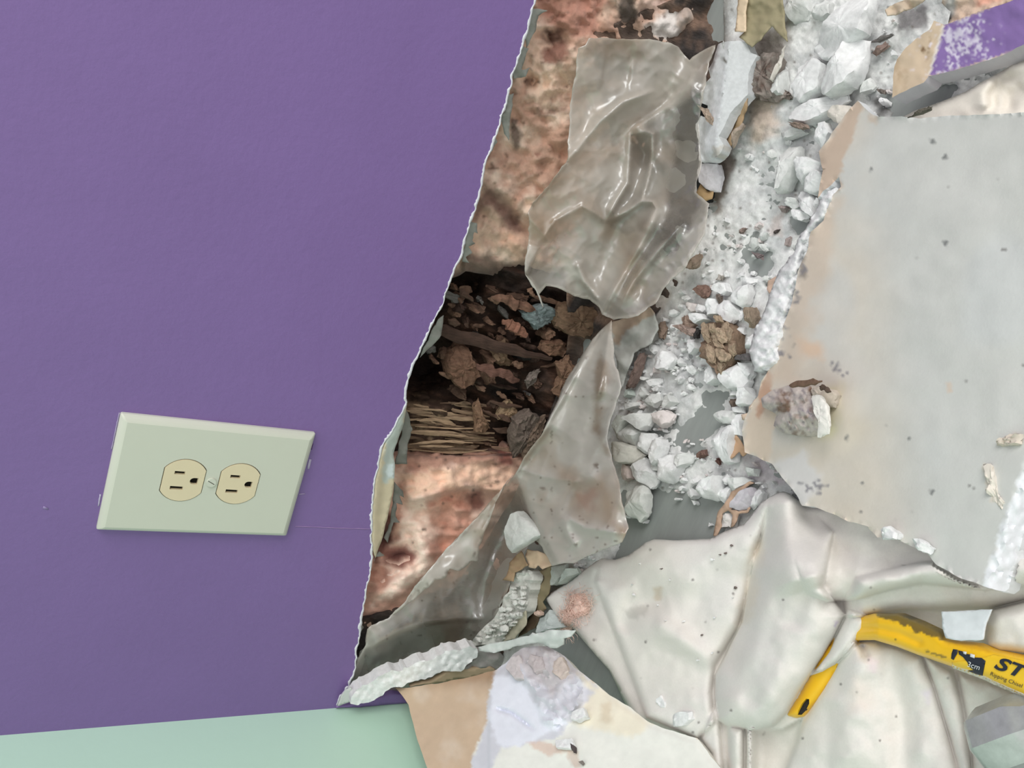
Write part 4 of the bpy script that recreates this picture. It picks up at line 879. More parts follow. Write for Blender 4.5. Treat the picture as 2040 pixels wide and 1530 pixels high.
# wood and fibre scraps on the rubble
TAN = C(164, 132, 94)
Wd = [
 (C_([(10, 1030), (100, 990), (300, 1060), (300, 1170), (180, 1130)]), .006, .007, C(150, 116, 98), 'wood_splinter', 'pinkish brown wood splinter left of the layered lump'),
 (C_([(90, 900), (160, 870), (230, 950), (300, 1000), (250, 1040), (110, 990)]), .006, .005, C(148, 112, 84), 'wood_splinter', 'small brown splinter above the pinkish one'),
 (C_([(300, 1050), (345, 1070), (330, 1180), (290, 1180)]), .010, .004, C(48, 44, 42), 'wood_splinter', 'black stub between pinkish splinter and layered lump'),
 (C_([(960, 760), (1070, 760), (1110, 900), (1080, 1030), (1020, 1020), (980, 900)]), .007, .009, C(146, 118, 82), 'wood_fragment', 'tan upright wood block right of the triangular gypsum chunk'),
 (C_([(850, 1400), (1070, 1400), (1100, 1450), (1060, 1490), (840, 1470)]), .010, .006, C(92, 86, 86), 'wood_fragment', 'dark grey wood stub right of the layered lump'),
 (C_([(290, 520), (340, 460), (440, 450), (495, 530), (460, 620), (380, 630)]), .004, .005, C(130, 84, 60), 'wood_fragment', 'round reddish-brown wood chip on the dusty floor'),
 (C_([(570, 380), (620, 330), (690, 350), (640, 400)]), .003, .004, C(160, 150, 136), 'wood_fragment', 'small taupe chip above the white chunk'),
 (C_([(180, 160), (240, 80), (330, 10), (350, 60), (300, 200), (240, 245), (190, 220)]), .012, .006, C(146, 116, 84), 'wood_splinter', 'tan splinter at the edge of upper plastic sheet'),
 (C_([(590, 590), (640, 600), (640, 670), (600, 720)]), .008, .004, C(110, 90, 74), 'wood_splinter', 'short brown splinter between two white chunks'),
 (D_([(480, 40), (540, 20), (510, 180), (440, 370), (370, 480), (300, 480), (360, 330), (460, 200)]), .006, .007, C(124, 92, 78), 'bark_strip', 'long brown bark strip beside the lower plastic film'),
 (D_([(1300, 1350), (1370, 1330), (1400, 1400), (1290, 1440)]), .004, .005, C(116, 72, 50), 'wood_fragment', 'reddish wood chip left of the tall smooth slab'),
 (D_([(1710, 650), (1810, 630), (1770, 760), (1720, 770)]), .006, .005, C(110, 86, 64), 'fibre_tuft', 'brown fibre tuft between white chunks'),
 (D_([(1520, 1440), (1570, 1470), (1570, 1530), (1530, 1490)]), .004, .004, C(112, 60, 40), 'wood_fragment', 'small red wood chip at foot of the tall smooth slab'),
 (Z(1200, 420, 3.4, [(380, 770), (410, 745), (430, 790), (400, 870), (375, 850)]), .006, .004, C(130, 98, 70), 'wood_fragment', 'brown flat chip beside grey paper scrap'),
 (A_([(440, 1190), (30, 1230), (60, 1270), (180, 1310), (250, 1300), (230, 1260)][1:]), .016, .004, C(136, 108, 86), 'wood_splinter', 'thin brown splinter below the long gypsum bar'),
 (A_([(870, 420), (1000, 370), (1110, 350), (1080, 370), (960, 420)]), .006, .003, C(120, 112, 108), 'wood_splinter', 'thin grey splinter near the tan drywall scrap'),
 (A_([(900, 520), (1040, 420), (1050, 460), (1000, 510), (920, 550)]), .006, .004, C(150, 110, 92), 'wood_splinter', 'reddish splinter just under the thin grey one'),
 (A_([(950, 900), (1020, 910), (1010, 945), (960, 935)]), .004, .004, C(120, 104, 92), 'wood_fragment', 'small brown chip at left of the tan drywall scrap'),
 (A_([(1240, 1180), (1400, 1120), (1500, 1085), (1500, 1105), (1400, 1150)]), .052, .003, C(92, 84, 66), 'twig', 'thin dark twig lying on cloth above the big board'),
 (B_([(1040, 750), (1100, 730), (1140, 770), (1090, 820), (1040, 810)]), .003, .005, C(150, 126, 122), 'wood_fragment', 'mauve-brown chip left of star-like gypsum cluster'),
 (B_([(480, 1110), (540, 1050), (575, 1050), (520, 1130)]), .003, .003, C(136, 106, 92), 'wood_splinter', 'short brown splinter alone on the dusty floor'),
 (B_([(940, 1100), (980, 1060), (1020, 1060), (990, 1100)]), .003, .003, C(86, 70, 66), 'wood_splinter', 'short dark splinter right of the brown one'),
 (B_([(690, 1380), (780, 1400), (770, 1470), (720, 1450)]), .004, .005, C(112, 92, 92), 'wood_fragment', 'dark mauve chip on dusty floor under small white chips'),
 (B_([(1110, 1280), (1140, 1150), (1170, 1180), (1150, 1280)]), .004, .004, C(158, 134, 128), 'wood_splinter', 'pinkish splinter near torn board edge'),
 (B_([(1450, 910), (1480, 930), (1490, 990), (1460, 1010)]), .006, .004, C(90, 52, 50), 'wood_splinter', 'dark red splinter at the foot of star-like cluster'),
 (F_([(970, 770), (1060, 800), (1110, 900), (1100, 955), (1070, 940), (1030, 850)]), .030, .004, C(158, 128, 96), 'wood_splinter', 'curved tan splinter on the standing white strip'),
 (F_([(1320, 1160), (1350, 1060), (1400, 1000), (1420, 960), (1380, 950), (1330, 1020), (1290, 1180)]), .028, .005, C(156, 132, 104), 'wood_splinter', 'pale round-ended stick lying along the brown tape'),
 (F_([(1880, 950), (1960, 940), (2060, 960), (2060, 990), (1940, 985)]), .012, .004, C(140, 112, 90), 'wood_splinter', 'brown stick end poking from under the long gypsum bar'),
]
for i, (pl, z, t, cc, nm, lb) in enumerate(Wd):
    cc = cc * .62 + cc.mean() * .38
    tag(chunk(nm, pl, z, t, M['wood'], cc, 400 + i, facets=2, rough=1.6, jagamp=1.6, step=4), lb, {'wood_splinter': 'wood splinter', 'wood_fragment': 'wood chip', 'bark_strip': 'bark', 'fibre_tuft': 'fibre tuft', 'twig': 'twig'}[nm])
# layered lump of tan wood
wl = empty('wood_lump', (.2, -.13, 0), 'layered tan wood lump like a pine cone amid white rubble', 'wood lump')
lump = C_([(310, 1000), (380, 960), (460, 950), (540, 870), (650, 870), (680, 960), (800, 1010), (860, 1120), (860, 1250), (840, 1400), (760, 1500), (700, 1640), (630, 1700), (590, 1620), (540, 1560), (390, 1440), (380, 1300), (350, 1180)])
keep(wl, chunk('core', lump, .004, .014, M['wood'], C(122, 98, 76), 450, facets=3, rough=2.5, jagamp=3, step=5))
for i, pl in enumerate([[(360, 1000), (400, 970), (480, 1040), (500, 1150), (520, 1260), (470, 1270), (400, 1150)], [(490, 990), (550, 970), (580, 1060), (550, 1150), (500, 1130)], [(580, 1050), (660, 1040), (700, 1120), (710, 1230), (640, 1240), (590, 1150)],
    [(630, 960), (720, 960), (780, 1060), (770, 1220), (730, 1180), (700, 1080)], [(510, 1150), (590, 1150), (640, 1260), (700, 1320), (640, 1330), (560, 1290)], [(560, 1300), (660, 1340), (760, 1400), (740, 1490), (640, 1500), (580, 1420)],
    [(740, 1260), (820, 1250), (840, 1380), (780, 1440), (760, 1340)], [(420, 1250), (500, 1290), (560, 1370), (560, 1540), (480, 1500), (440, 1380)], [(560, 880), (640, 880), (660, 950), (580, 960)], [(600, 1500), (700, 1510), (640, 1660), (600, 1600)]]):
    keep(wl, chunk('flake', C_(pl), .016 + .0012 * (i % 3), .0035, M['wood'], C(150, 128, 102) * (.9 + .1 * (i % 3)), 460 + i, facets=2, rough=1.6, jagamp=2.2, step=4, bev=1.2))

# loose crumbs
zones = [([(1225, 760), (1270, 700), (1320, 640), (1350, 590), (1390, 640), (1400, 720), (1380, 780), (1340, 840), (1330, 900), (1240, 900)], 96, 3, 11, 'small white crumb in fine rubble beside the lower plastic film', 'crumbs beside lower plastic film'),
         ([(1390, 430), (1470, 420), (1560, 480), (1540, 600), (1470, 660), (1380, 640), (1350, 600)], 40, 2.2, 8, 'small white crumb on dusty floor left of the big board', 'crumbs on dusty floor left of big board'),
         ([(1320, 890), (1440, 860), (1470, 960), (1430, 1010), (1330, 1000)], 32, 2.2, 8, 'small white crumb at the edge of bare grey floor', 'crumbs at bare floor edge'),
         ([(1480, 120), (1640, 60), (1720, 60), (1690, 240), (1640, 330), (1500, 360), (1470, 300)], 38, 3, 11, 'small white crumb among the large slabs below the top edge', 'crumbs among the large slabs'),
         ([(1730, 20), (1830, 60), (1800, 160), (1740, 240), (1710, 180)], 20, 2.5, 9, 'small dusty crumb between the slabs and purple fragment', 'crumbs by purple fragment'),
         ([(1440, 1000), (1500, 900), (1570, 940), (1580, 980), (1500, 1050), (1450, 1060)], 16, 3, 9, 'small crumb near the peak of the drop cloth', 'crumbs near cloth peak'),
         ([(1120, 1140), (1160, 1110), (1190, 1110), (1130, 1160)], 14, 3, 7, 'small crumb between plastic film and cloth corner', 'crumbs at cloth corner')]
for k, (pl, n, r0, r1, lb, gp) in enumerate(zones):
    for i, (q, r) in enumerate(scatter(pl, n, r0, r1, 300 + k, 2.4, .8, TRACED)):
        cc = [WH, W2_, WH, PK, WH][i % 5]
        tag(chunk('gypsum_crumb', ngon(q, r, 31 * k + i), .0008, .0022 + r * .00045, M['gyp'], cc, 3000 + 100 * k + i, facets=2, jagamp=.6, step=4), lb, 'crumb', gp)

# ================================================================== GYPSUM BOARD LYING AT THE RIGHT
G_ = lambda p: Z(930, 1080, 6.375, p); T3 = lambda p: Z(1440, 0, 3.4, p); K_ = lambda p: Z(640, 1080, 3.4, p); Q_ = lambda p: Z(1150, 750, 3.4, p)
BP = plane3(FLOOR(.024).at([(1560, 600)])[0], FLOOR(.046).at([(2040, 300)])[0], FLOOR(.060).at([(1900, 1150)])[0])
board = [(1708, 200), (1722, 214), (1735, 226), (1752, 233), (1793, 232), (1830, 236), (1896, 229), (1960, 228), (2040, 224), (2160, 220), (2160, 800), (2040, 1060), (2024, 1113), (2011, 1172), (1999, 1181), (1960, 1168), (1911, 1151), (1866, 1125), (1846, 1104), (1787, 1075), (1749, 1072), (1728, 1048), (1675, 1033), (1646, 1019), (1622, 1007), (1599, 1007), (1581, 978), (1558, 954), (1537, 925), (1510, 912), (1484, 901), (1478, 860), (1484, 834), (1500, 800), (1510, 786), (1516, 760), (1528, 742), (1540, 700), (1560, 650), (1580, 600), (1590, 540), (1608, 500), (1614, 462), (1640, 440), (1660, 385), (1676, 372), (1672, 353), (1640, 380), (1628, 395), (1640, 340), (1632, 300), (1655, 270), (1690, 222)]
def bdc(p):
    c = np.tile(C(191, 192, 189), (len(p), 1)); x, y = p[:, 0], p[:, 1]
    c = blend(c, C(198, 190, 178), sstep(-x + .12 * y, -1760, -1560) * .9 + .5 * fbm(p, 120, 5, 3) * sstep(-x, -1850, -1650)); c = blend(c, C(186, 190, 192), .4 * sstep(fbm(p, 200, 9, 2), 0, .6))
    c = paint(p, c, [([(1708, 200), (1720, 215), (1713, 222), (1699, 279), (1684, 309), (1672, 353), (1680, 372), (1640, 400), (1625, 400), (1632, 300), (1660, 270), (1690, 215)], C(188, 170, 154), 3, 4),
                     ([(1735, 226), (1750, 228), (1745, 250), (1730, 240)], C(190, 174, 158), 4, 4, .7),
                     ([(1510, 786), (1560, 780), (1545, 850), (1530, 925), (1484, 901), (1484, 834)], C(200, 186, 170), 5, 8), ([(1526, 740), (1540, 745), (1532, 800), (1505, 840), (1512, 790)], C(182, 150, 130), 3, 4),
                     ([(1600, 440), (1660, 400), (1650, 520), (1620, 620), (1590, 760), (1530, 760), (1560, 650)], C(196, 180, 164), 20, 16, .75),
                     ([(1585, 670), (1640, 680), (1640, 710), (1600, 712)], C(204, 176, 152), 14, 8, .8), ([(1590, 520), (1605, 500), (1603, 550), (1588, 560)], C(128, 120, 114), 4, 6, .8),
                     ([(1650, 770), (1675, 770), (1660, 870), (1640, 870)], C(196, 190, 158), 14, 6, .8), ([(1537, 925), (1600, 900), (1640, 960), (1600, 1010), (1570, 975)], C(202, 200, 198), 10, 8), ([(1590, 740), (1640, 720), (1690, 770), (1640, 780)], C(184, 176, 166), 18, 10, .5),
                     ([(1990, 880), (2010, 870), (2030, 868), (2020, 884)], C(186, 172, 156), 4, 5), ([(1960, 930), (1975, 935), (1985, 990), (1975, 998)], C(200, 190, 176), 4, 5), ([(1886, 760), (1898, 765), (1895, 785), (1888, 782)], C(196, 184, 172), 3, 3)], 77)
    c = paint(p, c, [([(1963, 1150), (1985, 1085), (2015, 995), (2040, 928), (2075, 860), (2160, 700), (2260, 700), (2260, 900), (2100, 1000), (2040, 1230), (1990, 1230), (1955, 1190)], C(214, 216, 220), 4, 6)], 78)
    sp = noise(p, 4.5, 201) * .7 + noise(p, 8, 202) * .5
    for cx, cy, rr in ((1598, 535, 14), (1587, 590, 18), (1566, 618, 12), (1560, 657, 17), (1553, 702, 18), (1663, 735, 18), (1620, 970, 22)):
        m = np.exp(-(np.hypot(p[:, 0] - cx, p[:, 1] - cy) / rr) ** 2); c = blend(c, C(120, 118, 124), sstep(sp * .9 + m * .8, .65, .95) * .85 * (m > .12))
    c = blend(c, C(110, 108, 106), sstep(noise(p, 7, 205) * .7 + noise(p, 17, 206) * .5, .96, 1.05) * .8)
    for cx, cy, rr in ((1884, 485, 5), (1858, 282, 5), (1811, 873, 3), (1857, 980, 4), (1720, 962, 3), (1687, 873, 4), (1882, 313, 4), (1736, 337, 4)):
        c = blend(c, C(112, 114, 114), sstep(-np.hypot(p[:, 0] - cx, (p[:, 1] - cy) * .75), -rr - 1, -rr + 1) * .9)
    return mott(p, c, .025, 40, 6)
ob = sheet('gypsum_board', jag(board, 2.3, 6, 51), BP, lambda p: .0012 * fbm(p, 160, 5, 3) + .0015 * sstep(-sdist(p, board), -8, 0) * fbm(p, 9, 3) - .004 * sstep(-p[:, 0], -1600, -1490) - .012 * sstep(p[:, 0] + .33 * p[:, 1], 2345, 2415) + .0012 * sstep(p[:, 0] + .33 * p[:, 1], 2340, 2350) * fbm(p, 12, 8), .007, 6, M['paper'], colf=bdc, edgecol=C(206, 208, 210), sharp=50)
tag(ob, 'large pale grey gypsum board lying face down at the right edge', 'gypsum board')
fz = [(1645, 378), (1668, 372), (1662, 400), (1640, 440), (1612, 462), (1603, 505), (1592, 545), (1578, 600), (1566, 640), (1552, 690), (1545, 735), (1500, 738), (1492, 700), (1505, 655), (1528, 600), (1552, 540), (1582, 500), (1586, 480), (1612, 445)]
fo = sheet('torn_edge', jag(fz, 3.2, 4, 52), BP, lambda p: -.002 + .004 * sstep(sdist(p, fz), 0, 10) + .0022 * fbm(p, 9, 4, 3), .010, 4.5, M['gyp'], colf=lambda p: mott(p, C(214, 215, 216), .07, 8, 3))
fo.parent = ob; tag(fo, 'crumbled white torn edge')
def onb(nm, poly, t, cc, seed, lb, cat, z=.0005, mat='gyp', **k):
    o = chunk(nm, poly, z, t, M[mat], cc, seed, plane=BP, **k); tag(o, lb, cat); return o
def mouldc(q):
    c = np.tile(C(186, 178, 172), (len(q), 1)); c = blend(c, C(132, 124, 132), ridged(q, 15, 5, 4, ang=1.0, sx=1.8) * 1.5 - .4); return blend(c, C(120, 98, 84), fbm(q, 16, 8) * 1.3 - .15)
mlp = Q_([(1240, 150), (1330, 90), (1450, 60), (1580, 70), (1600, 130), (1650, 160), (1690, 200), (1700, 330), (1680, 380), (1590, 410), (1480, 400), (1380, 370), (1330, 340), (1350, 260), (1260, 210)])
ml = sheet('mouldy_fragment', jag(mlp, 2.4, 4, 88), BP, lambda p: .001 + .012 * np.sqrt(np.clip(sdist(p, mlp) / 34, 0, 1)) + .0022 * ridged(p, 13, 4, 4, ang=1.0, sx=2) + .002 * fbm(p, 26, 3), .001, 3.4, M['gyp'], colf=lambda p: mouldc(p * 1.0), sharp=60); tag(ml, 'mould-speckled plaster lump sitting on the large board', 'plaster lump')
r1 = chunk('paper_rim', Q_([(1585, 130), (1640, 125), (1690, 200), (1702, 330), (1684, 380), (1620, 405), (1640, 330), (1600, 220)]), .013, .003, M['gyp'], C(214, 212, 206), 801, plane=BP, jagamp=1.6); r1.parent = ml; tag(r1, 'cream curled rim')
onb('mouldy_fragment', Q_([(1570, 60), (1690, 75), (1725, 110), (1690, 200), (1640, 190), (1590, 110)]), .010, C(186, 176, 164), 802, 'smaller tan flake tucked behind the mould-speckled lump', 'plaster flake')
for i, (a, b, cc, lb) in enumerate([(Q_([(1430, 62), (1655, 28)]), .020, C(104, 78, 58), 'dark brown splinter lying on top of the mould-speckled lump'), (Q_([(1640, 62), (1722, 104)]), .016, C(84, 66, 54), 'thin dark splinter on the tan flake behind the lump')]):
    v, f = sliver(a[0], a[1], b, b + .001, .0035, .002, 820 + i, BP, rag=.4); tag(link('wood_splinter', v, f, M['wood'], None, np.tile(cc, (len(v), 1)), True, 40), lb, 'wood splinter')
onb('paper_burr', [(1975, 888), (1995, 872), (2012, 866), (2034, 868), (2030, 884), (2000, 886)], .004, C(200, 190, 178), 803, 'fuzzy tan paper burr on board near the right edge, upper', 'paper scrap', rough=2, mat='paper', z=-.001)
onb('paper_burr', [(1962, 930), (1974, 928), (1980, 950), (1984, 985), (1996, 1000), (1990, 1010), (1974, 996), (1964, 960)], .004, C(208, 202, 192), 804, 'long curled paper burr on board near the right edge, lower', 'paper scrap', rough=2, mat='paper', z=-.001)
onb('gypsum_chunk', [(1746, 1052), (1770, 1048), (1786, 1062), (1784, 1074), (1752, 1074)], .006, WH, 805, 'white gypsum nub on the lower edge of the large board, upper', 'gypsum piece')
onb('gypsum_chunk', [(1812, 1072), (1830, 1072), (1852, 1090), (1846, 1104), (1816, 1090)], .005, WH, 806, 'white gypsum nub on the lower edge of the large board, lower', 'gypsum piece')

# torn tan and brown papers by the board
def scrap(nm, poly, pl, H, cc, seed, lb, cat='paper scrap', th=.0008, mat='paper', ja=1.8, sp=4.5):
    o = sheet(nm, jag(poly, ja, 4, seed), pl, H, th, sp, M[mat], colf=cc if callable(cc) else (lambda p: mott(p, cc, .08, 14, seed)))
    return tag(o, lb, cat)
scrap('torn_paper', E_([(1740, -60), (1800, -110), (1870, 0), (1950, 150), (1900, 200), (1850, 130), (1750, 220), (1710, 200)]), FLOOR(.012), lambda p: .003 * fbm(p, 20, 3), C(176, 146, 120), 61, 'tan torn paper between tall smooth slab and board')
scrap('torn_paper', E_([(1650, 850), (1750, 680), (1900, 600), (1990, 540), (2050, 560), (1930, 630), (1790, 780), (1745, 930), (1810, 930), (1850, 950), (1960, 920), (1990, 860), (2010, 900), (1970, 960), (1850, 990), (1780, 1160), (1740, 1170), (1770, 1000), (1700, 940), (1620, 980), (1610, 1150), (1540, 1280), (1500, 1270), (1560, 950)]), FLOOR(.012), lambda p: .002 * fbm(p, 20, 3), C(176, 150, 130), 62, 'tan paper loop curling round the gypsum shell')
scrap('torn_paper', D_([(1990, 750), (2080, 650), (2180, 560), (2290, 640), (2200, 900), (2000, 960), (1890, 930), (1880, 860), (1990, 830)]), FLOOR(.016), lambda p: .003 * fbm(p, 30, 5), C(198, 178, 160), 63, 'speckled tan paper beside mould-speckled lump')
scrap('torn_paper', C_([(1290, 400), (1420, 330), (1480, 330), (1380, 500), (1310, 580), (1270, 520)]), FLOOR(.008), lambda p: .002 * fbm(p, 20, 3), C(190, 164, 148), 64, 'pinkish torn paper beside the torn board edge')

# ================================================================== PURPLE FRAGMENT, STANDING STRIP, PAPERS
pf = T3([(1500, 170), (1700, 95), (1900, 25), (2100, -50), (2300, -100), (2300, 180), (2040, 300), (1900, 370), (1700, 440), (1560, 480), (1395, 515), (1360, 560), (1200, 630), (1150, 660), (1160, 450), (1180, 400), (1240, 320), (1400, 200), (1430, 140)])
def pfc(p):
    c = np.tile(C(188, 170, 148), (len(p), 1)); c = blend(c, C(168, 148, 124), sstep(fbm(p, 50, 3, sx=.4), .1, .8))
    c = paint(p, c, [(T3([(1500, 170), (2300, -130), (2300, 190), (1900, 370), (1560, 480), (1395, 515)]), lin(134, 110, 166), 1.5, 1.5), (T3([(1488, 168), (1503, 172), (1402, 515), (1386, 515)]), C(205, 198, 190), 1.2, 1),
                     (T3([(1340, 310), (1370, 315), (1370, 350), (1345, 355)]), C(120, 96, 72), 2, 1), (T3([(1405, 240), (1415, 240), (1390, 400), (1375, 430)]), C(130, 108, 86), 2, 1, .6)], 8)
    d = np.exp(-(np.hypot((p[:, 0] - 1915) / 1.3, p[:, 1] - 78) / 36) ** 2) + .3 * np.exp(-(np.hypot(p[:, 0] - 1905, p[:, 1] - 125) / 60) ** 2)
    return blend(c, C(206, 202, 214), sstep(noise(p, 4.5, 31) * .5 + noise(p, 9, 32) * .35 + d * .8, .42, .8) * .8 * (d > .03))
o = sheet('painted_fragment', jag(pf, 1.6, 5, 71), FLOOR(.038), lambda p: .002 * fbm(p, 90, 3), .013, 5, M['paper'], colf=pfc, edgecol=C(176, 172, 178), sharp=45)
tag(o, 'purple painted gypsum board fragment with tan torn edge, top right', 'board fragment')
scrap('insulation_scrap', T3([(1480, -60), (1960, -60), (1930, 10), (1880, 32), (1720, 92), (1570, 160), (1530, 170), (1540, 80), (1480, 20)]), FLOOR(.034), lambda p: .004 * fbm(p, 30, 3), lambda p: mott(p, paint(p, C(176, 150, 128), [(T3([(1680, -50), (1900, -50), (1860, 20), (1720, 60)]), C(182, 126, 102), 8, 8), (T3([(1480, -50), (1580, -50), (1570, 60), (1540, 150), (1500, 100)]), C(150, 148, 144), 8, 8), (T3([(1505, 150), (1530, 90), (1555, 80), (1540, 160)]), C(40, 38, 38), 3, 3)]), .1, 12, 3), 72, 'brown glass wool scrap behind the purple fragment', 'insulation', .004, 'insul')
scrap('torn_paper', T3([(1100, 60), (1180, 20), (1300, -30), (1400, -40), (1340, 20), (1290, 50), (1180, 90), (1110, 100)]), FLOOR(.022), lambda p: .004 * fbm(p, 20, 3), C(192, 176, 156), 73, 'tan paper strip at the top edge right of largest slab')
def stripH(p):
    d, s, t = pdist(p, F_([(1300, 60), (1250, 420), (1220, 700), (1170, 1000), (1150, 1200)]))
    return .036 - .0009 * np.minimum(d, 30) * (s > 0) * .6 - .00020 * d * (s < 0) + .0010 * fbm(p, 9, 6, 3) * (s > 0)
st = F_([(1180, 140), (1220, 120), (1300, 110), (1380, 105), (1460, 130), (1510, 230), (1570, 250), (1580, 270), (1510, 380), (1480, 500), (1470, 640), (1400, 740), (1290, 850), (1240, 980), (1190, 1080), (1240, 1180), (1200, 1260), (1110, 1320), (1010, 1350), (985, 1330), (975, 1150), (945, 950), (990, 860), (1060, 900), (1060, 760), (1010, 740), (1000, 640), (1040, 560), (1100, 480), (1080, 390), (1130, 280)])
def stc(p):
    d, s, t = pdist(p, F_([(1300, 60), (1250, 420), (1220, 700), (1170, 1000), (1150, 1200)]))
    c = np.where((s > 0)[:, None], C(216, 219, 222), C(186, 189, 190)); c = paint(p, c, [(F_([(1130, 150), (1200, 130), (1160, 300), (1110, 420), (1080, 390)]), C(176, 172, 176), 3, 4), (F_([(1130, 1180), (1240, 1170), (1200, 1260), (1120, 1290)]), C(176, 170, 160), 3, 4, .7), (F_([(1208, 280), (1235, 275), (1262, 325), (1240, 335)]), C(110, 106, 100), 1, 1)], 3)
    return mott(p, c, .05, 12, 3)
o = sheet('gypsum_strip', jag(st, 2.2, 4, 74), FLOOR(0), stripH, .008, 4.5, M['gyp'], colf=stc, sharp=50)
tag(o, 'long white and grey gypsum board strip standing at wall base beside upper plastic', 'board strip')
v, f = sliver(F_([(1228, 105)])[0], F_([(1236, 196)])[0], .040, .038, .0012, .0012, 5, FLOOR(0)); tag(link('nail', v, f, M['chrome'], None, None, True, 40), 'thin dark nail at the top of the white strip', 'nail')
tp = scrap('tape_strip', F_([(1470, 740), (1425, 930), (1405, 1000), (1300, 1195), (1225, 1140), (1215, 1050), (1280, 860), (1390, 770), (1480, 690)]), FLOOR(.024), lambda p: .003 * fbm(p, 24, 3), C(152, 130, 102), 75, 'brown glossy tape strip between white strip and rubble', 'tape')
scrap('torn_paper', F_([(1860, 150), (1870, 160), (1800, 380), (1740, 520), (1710, 495), (1745, 400), (1790, 300), (1830, 200)]), FLOOR(.020), lambda p: .004 * sstep(pdist(p, F_([(1865, 150), (1740, 515)]))[0], 0, 8), C(196, 192, 184), 76, 'narrow curled paper strip left of the pear-shaped gypsum piece')
fib = chunk('fibre_lump', F_([(1480, 620), (1480, 450), (1520, 380), (1600, 270), (1760, 220), (1780, 260), (1720, 400), (1730, 540), (1820, 590), (1820, 640), (1640, 690), (1540, 670)]), .008, .014, M['wood'], lambda q: blend(np.tile(C(128, 118, 110), (len(q), 1)), C(84, 62, 52), ridged(q, 18, 3, 4) * 1.4 - .2), 77, rough=3, jagamp=2.6, facets=3); tag(fib, 'dark mouldy fibre lump right of the white strip', 'fibre lump')
scrap('ochre_paper', Z(1400, 300, 6.8, [(-20, 440), (20, 500), (80, 545), (145, 550), (130, 650), (40, 690), (-10, 640), (-60, 640), (-80, 560)]), FLOOR(.012), lambda p: .002 * fbm(p, 20, 3), C(166, 140, 104), 78, 'ochre torn paper under lilac-white gypsum piece')
scrap('tape_strip', T3([(160, -60), (400, -60), (410, 80), (420, 150), (432, 280), (380, 230), (330, 180), (260, 260), (200, 320), (110, 250), (150, 210)]), FLOOR(.030), lambda p: .003 * fbm(p, 40, 3), C(146, 138, 112), 79, 'wide olive tape hanging down from the top edge', 'tape')
scrap('tape_strip', T3([(105, -60), (165, -60), (156, 216), (80, 216), (95, 100)]), FLOOR(.034), lambda p: .002 * fbm(p, 40, 3), C(208, 188, 162), 80, 'narrow cream wood strip left of the olive tape', 'strip')
def gpc(p):
    return mott(p, paint(p, C(172, 174, 170), [([(1218, 632), (1262, 628), (1296, 608), (1304, 622), (1272, 645), (1246, 660), (1232, 690), (1222, 680)], C(166, 150, 134), 3, 4)], 5), .07, 14, 3)
scrap('grey_paper', [(1216, 645), (1250, 632), (1272, 626), (1294, 610), (1304, 622), (1310, 655), (1298, 684), (1262, 704), (1250, 740), (1240, 772), (1232, 760), (1228, 720), (1216, 690)], FLOOR(.012), lambda p: .004 * fbm(p, 30, 3) + .003, gpc, 81, 'grey torn paper under the tip of upper plastic film')

# lower middle: cracked gypsum strip, olive tape, brown papers
gs = G_([(600, 390), (750, 330), (860, 370), (850, 450), (800, 600), (770, 800), (740, 900), (610, 1000), (490, 1180), (450, 1270), (200, 1310), (30, 1335), (100, 1200), (300, 1000), (450, 800), (470, 690), (540, 620), (560, 520)])
def gsh(p):
    return .030 + .004 * ridged(p, 14, 5, 3) * sstep(-p[:, 0] * 1.0 - (p[:, 1] - 1200) * .45, -1062, -1035) + .003 * fbm(p, 30, 2)
o = sheet('gypsum_strip', jag(gs, 2.4, 4, 91), FLOOR(0), gsh, .010, 3.2, M['gyp'], colf=lambda p: mott(p, C(186, 188, 182), .08, 9, 3), sharp=50)
tag(o, 'cracked crumbly gypsum strip running down beside lower plastic film', 'board strip')
for i, (q, r) in enumerate(scatter(G_([(560, 560), (760, 560), (720, 800), (640, 960), (470, 1180), (240, 1260), (110, 1240), (320, 1010), (480, 800)]), 36, 2.6, 7.5, 95, 1.5, .8)):
    tag(chunk('gypsum_crumb', ngon(q, r, 700 + i), .032, .0045, M['gyp'], C(192, 193, 188), 5000 + i, facets=2, jagamp=.6, step=4), 'small grey-white crumb stuck on the cracked gypsum strip', 'crumb', 'crumbs on the cracked gypsum strip')
scrap('tape_strip', G_([(860, 370), (1070, 310), (1085, 450), (1035, 650), (970, 760), (1010, 840), (920, 930), (870, 1090), (640, 1210), (760, 1020), (800, 900), (810, 750), (850, 560)]), FLOOR(.018), lambda p: .003 * fbm(p, 30, 3), lambda p: mott(p, paint(p, C(126, 116, 92), [(G_([(800, 830), (1000, 850), (880, 1090), (640, 1200), (780, 950)]), C(86, 72, 58), 4, 6), (G_([(810, 760), (860, 750), (860, 800), (790, 880)]), C(70, 56, 44), 2, 3)], 6), .08, 14, 2), 92, 'olive brown tape strip right of the cracked gypsum strip', 'tape')
scrap('tape_flap', G_([(745, 870), (755, 960), (745, 1050), (620, 1225), (460, 1265), (490, 1180), (610, 1000)]), FLOOR(.030), lambda p: .004 * fbm(p, 30, 3), C(158, 154, 136), 93, 'pale olive flap between cracked strip and thin paper strip', 'tape')
scrap('torn_paper', G_([(760, 95), (900, 110), (1060, 200), (1085, 300), (960, 335), (900, 285), (860, 330), (775, 310), (770, 240), (735, 170)]), FLOOR(.034), lambda p: .003 * fbm(p, 20, 3), C(186, 164, 140), 94, 'light tan paper at the head of the cracked gypsum strip')
scrap('torn_paper', G_([(540, 260), (660, 130), (690, 110), (740, 240), (775, 290), (700, 340), (605, 390), (590, 505), (455, 480), (510, 420)]), FLOOR(.036), lambda p: .003 * fbm(p, 20, 5), C(150, 128, 102), 95, 'ochre brown paper left of the light tan paper')
